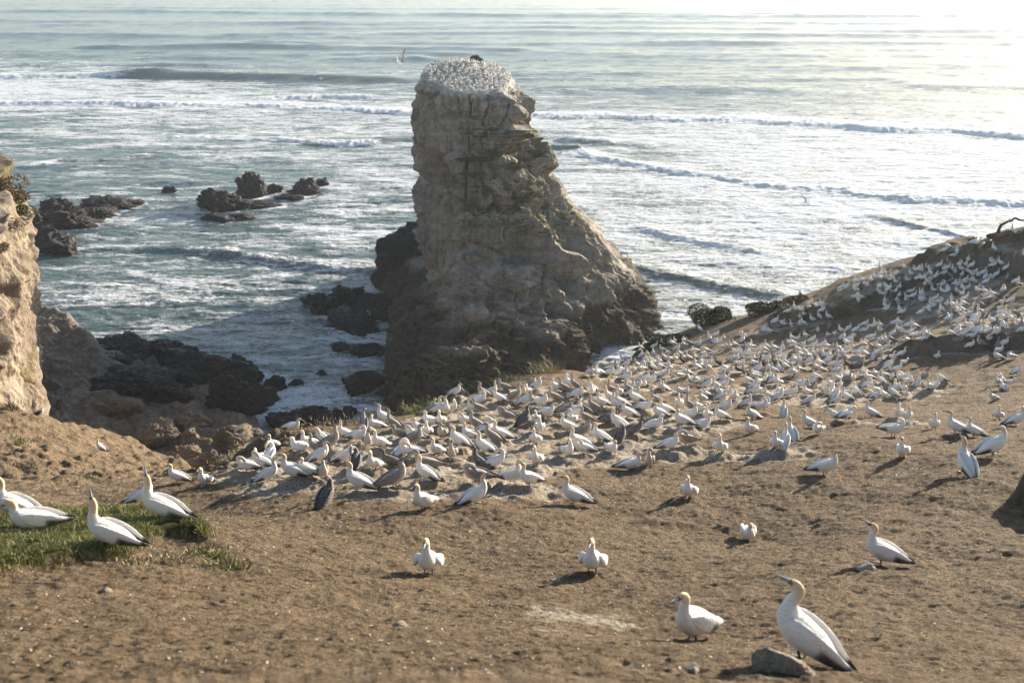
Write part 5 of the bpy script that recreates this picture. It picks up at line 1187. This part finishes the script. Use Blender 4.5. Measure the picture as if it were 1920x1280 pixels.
for i, (px, py, rx, rz, m_, lab) in enumerate([(888,298,2.4,.5,olive,'long dark mat of plants on the middle ledge of the sea stack'),(928,287,1.5,.6,green,'green cushion right of the long mat on the sea stack'),(966,312,1.2,.9,green,'bright drooping green clump on the edge right of the middle ledge'),
   (906,366,.8,1.1,olive,'upright dark clump in the cleft below the middle ledge'),(888,384,1.0,.5,olive,'dark clump at the foot of the cleft below the middle ledge'),(884,326,1.5,.35,green,'thin green strip of plants under the long ledge mat'),(928,240,1.0,.35,olive,'small plant mat high on the upper face of the sea stack'),
   (988,258,.9,.5,olive,'plant cushion high on the right side of the sea stack'),(1008,288,1.3,.5,olive,'dark plant cushion overhanging on the right side of the sea stack'),(990,372,1.3,.9,green,'green clump above the rough lit rib of the sea stack'),(972,384,.8,.45,olive,'little dark clump left of the rough lit rib')]):
    h = stack_hit(px, py)
    if h is None: continue
    leaf_mass('cliff_plant', (h[0], h[1]-.35, h[2]-rz*.1), rx*.85, 1.0, rz*.9, int(3000*max(.6, rx)), .13, m_, 30+i, label=lab, category='plant', group='plants on the ledges of the sea stack')
def ground_at(px, py, lo=-34):
    for k_ in range(0, 40):
        r = raycast(px, py+k_, T0)
        if r is not None and r[0][2] > lo: return r[0], r[1]
for i, (px, py, rx, ry, rz, m_, lab) in enumerate([(1338,606,1.6,1.3,1.2,olive,'round dark green shrub on the far cliff edge with surf behind'),(1440,585,1.5,1.1,.7,olive,'wider low green shrub on the cliff edge right of the round one'),
    (1262,640,1.6,.9,.45,green,'low green mat on the cliff edge above the far colony'),(1225,655,1.0,.8,.3,green,'small green mat on the cliff edge beside the stack foot'),(1500,565,1.0,.8,.3,brownv,'thin brown growth on the cliff edge near the ridge')]):
    g_ = ground_at(px, py)
    if g_: leaf_mass('shrub', (g_[0][0], g_[0][1]+.3, g_[0][2]-.1), rx, ry, rz, int(5500*rx), .11, m_, 60+i, label=lab, category='shrub', group='shrubs along the cliff edge')
for i, (px, py, zc, r_, n, m_, lab) in enumerate([(-6,356,52,.9,3600,brownv,'brown bush on the very top of the left cliff'),(12,380,56,1.0,3600,brownv,'brown bush draping the seaward edge of the left cliff'),(28,408,64,.9,3600,olive,'dark bush hanging below the brown one on the left cliff'),
     (0,470,43.6,.5,1500,brownv,'rusty bush in the hollow of the lit cliff face'),(12,430,46,.6,1700,brownv,'straw coloured growth on the upper rim of the lit cliff face')]):
    q = P(px, py, zc)
    if py > 800:
        g_ = ground_at(px, py); q = g_[0] if g_ else q
    leaf_mass('shrub', tuple(q), r_, r_, r_*.7, n, .06 if zc < 50 else .09, m_, 80+i, label=lab, category='shrub', group='bushes on the left cliff')
TUF = [(8,735,.5,.25,300,olive,'small green growth low on the lit cliff face'),(18,830,.55,.12,700,fresh,'green growth on the sandy bank below the cliff'),(32,880,.5,.12,600,olive,'dark green growth on the shaded side of the sandy bank'),
       (300,1058,.30,.05,500,straw,'straw at the lip of the grass bank'),(235,1062,.25,.05,300,straw,'straw left along the lip of the grass bank'),(375,1045,.28,.08,600,fresh,'grass at the right end of the bank'),
       (1025,700,.5,.5,220,straw,'pale grass tussock on the crest between the two colonies'),(565,812,.5,.10,300,straw,'dry grass under the lone gannet at the colony edge'),(625,800,.7,.12,350,straw,'dry grass fringe left along the near colony edge'),(690,792,.7,.12,350,straw,'dry grass fringe further right along the near colony edge'),
       (462,822,.5,.10,350,straw,'dry brownish grass on the shoulder above the tan boulders'),(435,842,.5,.10,350,straw,'dry grass at the lower left shoulder of the colony mound'),(790,775,.7,.16,700,fresh,'green grass strip along the edge before the sea stack'),(830,762,.6,.14,600,fresh,'green grass strip end nearest the crest birds'),
       (960,715,.7,.14,500,fresh,'thin green grass on the edge under the stack apron'),(420,1068,.25,.10,260,fresh,'grass sprouts at the tip of the near earth bank'),(285,880,.45,.06,420,straw,'sparse dry sprouts on the sandy slope'),(165,905,.45,.06,420,fresh,'sparse green sprouts in the middle of the sandy slope')]
for i, (px, py, r_, h, n, m_, lab) in enumerate(TUF):
    g_ = ground_at(px, py)
    if not g_: continue
    p_ = g_[0]; link('grass_tuft', tuft_mesh('grass_tuft', n, r_, h, m_, 120+i, .55, .010), loc=(p_[0], p_[1], p_[2]), kind='stuff', label=lab, category='grass')
# the grass patch: blades follow the ground
r = np.random.default_rng(77); gp_ = np.array(grass_poly); lo_, hi_ = gp_.min(0), gp_.max(0); n = 90000
gx = r.uniform(lo_[0], hi_[0], n); gy = r.uniform(lo_[1], hi_[1], n); k_ = in_poly_soft(gx, gy, grass_poly, .22) > r.uniform(.15, .9, n)
k_ &= (noise(gx*1.8, gy*1.8, 3.)+.5*noise(gx*6, gy*6, 1.) > -.30); gx, gy = gx[k_], gy[k_]; gz = T(gx, gy); n = len(gx)
hh = r.uniform(.05, .115, n)*(1+.5*noise(gx*1.2, gy*1.2, 8.)); a = r.uniform(0, 6.28, n); s_ = np.stack([np.cos(a), np.sin(a), a*0], -1)*.0045
b = np.stack([gx, gy, gz-.005], -1); ln = r.normal(size=(n, 2))*.45; ln[:, 0] += .2; m = b+np.stack([ln[:, 0]*hh*.35, ln[:, 1]*hh*.35, hh*.6], -1); t = b+np.stack([ln[:, 0]*hh, ln[:, 1]*hh, hh*.9], -1)
v = np.stack([b-s_, b+s_, m+s_*.7, m-s_*.7, t], 1).reshape(-1, 3); i_ = np.arange(n)[:, None]*5
link('grass', mesh_np('grass', v, [np.concatenate([i_, i_+1, i_+2, i_+3], 1), np.concatenate([i_+3, i_+2, i_+4], 1)], fresh, smooth=False), kind='stuff', label='patch of short green grass on the bank at left', category='grass')
# ---------------------------------------------------------------- litter, stones, driftwood
r = np.random.default_rng(9); n = 13000
pxs = r.uniform(-60, 1980, n); zcs = r.uniform(6.2, 44, n)**1.0; X = (pxs-960)/FPX*zcs; Y = zcs*CT+0*X
for _ in range(6): Zt = T0(X, Y); Y = (zcs+Zt*ST)/CT          # keep the chosen distance along the view
Zt = T(X, Y); keep = (edge_dist(X, Y) < -.6) & (in_poly_soft(X, Y, grass_poly, .2) < .3) & (noise(X*.6, Y*.6, 2.) > r.uniform(-.7, .5, n)); X, Y, Zt = X[keep], Y[keep], Zt[keep]; n = len(X)
sz = r.uniform(.004, .013, n)*(.7+.7*sst(8, 22, np.hypot(X, Y))); d1 = r.normal(size=(n, 3))*np.array([1, 1, .35]); d1 /= np.linalg.norm(d1, axis=1)[:, None]; d2 = np.cross(d1, r.normal(size=(n, 3))*.4+np.array([0, 0, 1])); d2 /= np.linalg.norm(d2, axis=1)[:, None]
c = np.stack([X, Y, Zt+.018], -1); th = np.array([0, 0, .006]); el = r.uniform(.8, 2.2, n)[:, None]
cor = [c-d1*sz[:, None]*el, c+d2*sz[:, None], c+d1*sz[:, None]*el, c-d2*sz[:, None]]; v = np.stack(cor+[q_-th for q_ in cor], 1).reshape(-1, 3); i_ = np.arange(n)[:, None]*8
fq = [np.concatenate([i_+a_, i_+b_, i_+c_, i_+d_], 1) for a_, b_, c_, d_ in ((0,1,2,3),(7,6,5,4),(0,4,5,1),(1,5,6,2),(2,6,7,3),(3,7,4,0))]
link('feather_litter', mesh_np('feather_litter', v, np.concatenate(fq), mat_plain('pale_chips', (.50, .42, .32), .9, .1), smooth=False), kind='stuff', label='scattered pale feathers and chips on the brown earth', category='litter')
pale_mat = mat_rock('pale_stone', (.48, .38, .28), (.68, .57, .44), (.26, .20, .14), .9, 8)
for i, (px, py, rad_, hgt, lab) in enumerate([(1474,1262,.15,.12,'pale rock under the left side of the largest gannet'),(1300,1258,.05,.03,'small flat stone on the near bank left of the pale rock'),(748,1178,.055,.04,'pale stone alone in the bare left foreground'),(1040,1090,.05,.035,'stone in the shadow left of the drooping-winged gannet'),
     (198,1112,.06,.05,'pale lump lying on the earth below the grass patch'),(1625,1068,.10,.05,'grey stone at the feet of the gannet with raised bill'),(1350,985,.05,.03,'tiny pale stone left of the hunched lone gannet')]):
    g_ = raycast(px, py, T0)
    if g_ is None: continue
    p_ = g_[0]; me = rock_mesh('stone', (rad_*1.15, rad_, hgt), 300+i, pale_mat, .8)
    link('stone', me, loc=(p_[0], p_[1], Tz(p_[0], p_[1])+hgt*.25), rot=(0, 0, i*1.1), label=lab, category='stone', group='stones on the bare earth')
bark = mat_rock('weathered_bark', (.05, .04, .03), (.12, .095, .07), (.02, .016, .012), .8, 8)
def branch(pts, rad): 
    v, q, t, S, A = tube(pts, [(a, a) for a in rad], 8*len(pts), 8, (0, 1, 0)); return v, q, t
_g = ground_at(1869, 446); zb = _g[1]; _off = np.array(_g[0])-P(1869, 452, zb)
P0 = P
def P(a, b, c): return P0(a, b, c)+_off
bp = [P(1867,452,zb),P(1870,444,zb),P(1876,430,zb),P(1881,426,zb),P(1891,421,zb),P(1896,420,zb),P(1903,415,zb),P(1912,418.5,zb),P(1925,420,zb+.4),P(1950,428,zb+1),P(1962,445,zb+1.2)]
root = link('dead_branch', None, loc=tuple(bp[0]), label='bare arching dead branch on the ridge crest at the right frame edge', category='branch')
o0 = bp[0]; v, q, t = branch([b_-o0 for b_ in bp], [.16,.11,.085,.075,.07,.065,.06,.06,.05,.05,.04]); link('limb', mesh_np('limb', v, [q, t], bark), root)
for k_, (a_, b_) in enumerate([((1876,430),(1873,424)),((1891,421),(1893,415)),((1869,446),(1863,443)),((1869,447),(1875,441))]):
    v, q, t = branch([P(*a_, zb)-o0, (P(*a_, zb)+P(*b_, zb))/2-o0+np.array([.03,0,.02]), P(*b_, zb)-o0], [.045,.03,.008]); link('twig', mesh_np('twig', v, [q, t], bark), root)
leaf_mass('shrub', tuple(P(1860, 452, zb)), .55, .4, .3, 1500, .10, mat_leaf('rusty_leaves', (.10, .045, .025), (.22, .11, .06)), 99, label='rusty dead scrub at the foot of the bare branch', category='shrub')
P = P0

# ---------------------------------------------------------------- air
hb = bpy.data.meshes.new('haze')
hx0, hx1, hy0, hy1, hz0, hz1 = -4600, 4600, -60, 4700, -51, 3
hb.from_pydata([(a, b, c) for c in (hz0, hz1) for b in (hy0, hy1) for a in (hx0, hx1)], [], [(0,2,3,1),(4,5,7,6),(0,1,5,4),(2,6,7,3),(0,4,6,2),(1,3,7,5)])
hm = bpy.data.materials.new('haze_air'); hm.use_nodes = True; ht = hm.node_tree; ht.nodes.clear()
ho = ht.nodes.new('ShaderNodeOutputMaterial'); hv = ht.nodes.new('ShaderNodeVolumePrincipled')
hv.inputs['Color'].default_value = (.84, .92, 1, 1); hv.inputs['Density'].default_value = .00015; hv.inputs['Anisotropy'].default_value = .42
ht.links.new(hv.outputs[0], ho.inputs['Volume']); hb.materials.append(hm)
link('haze', hb, kind='stuff')
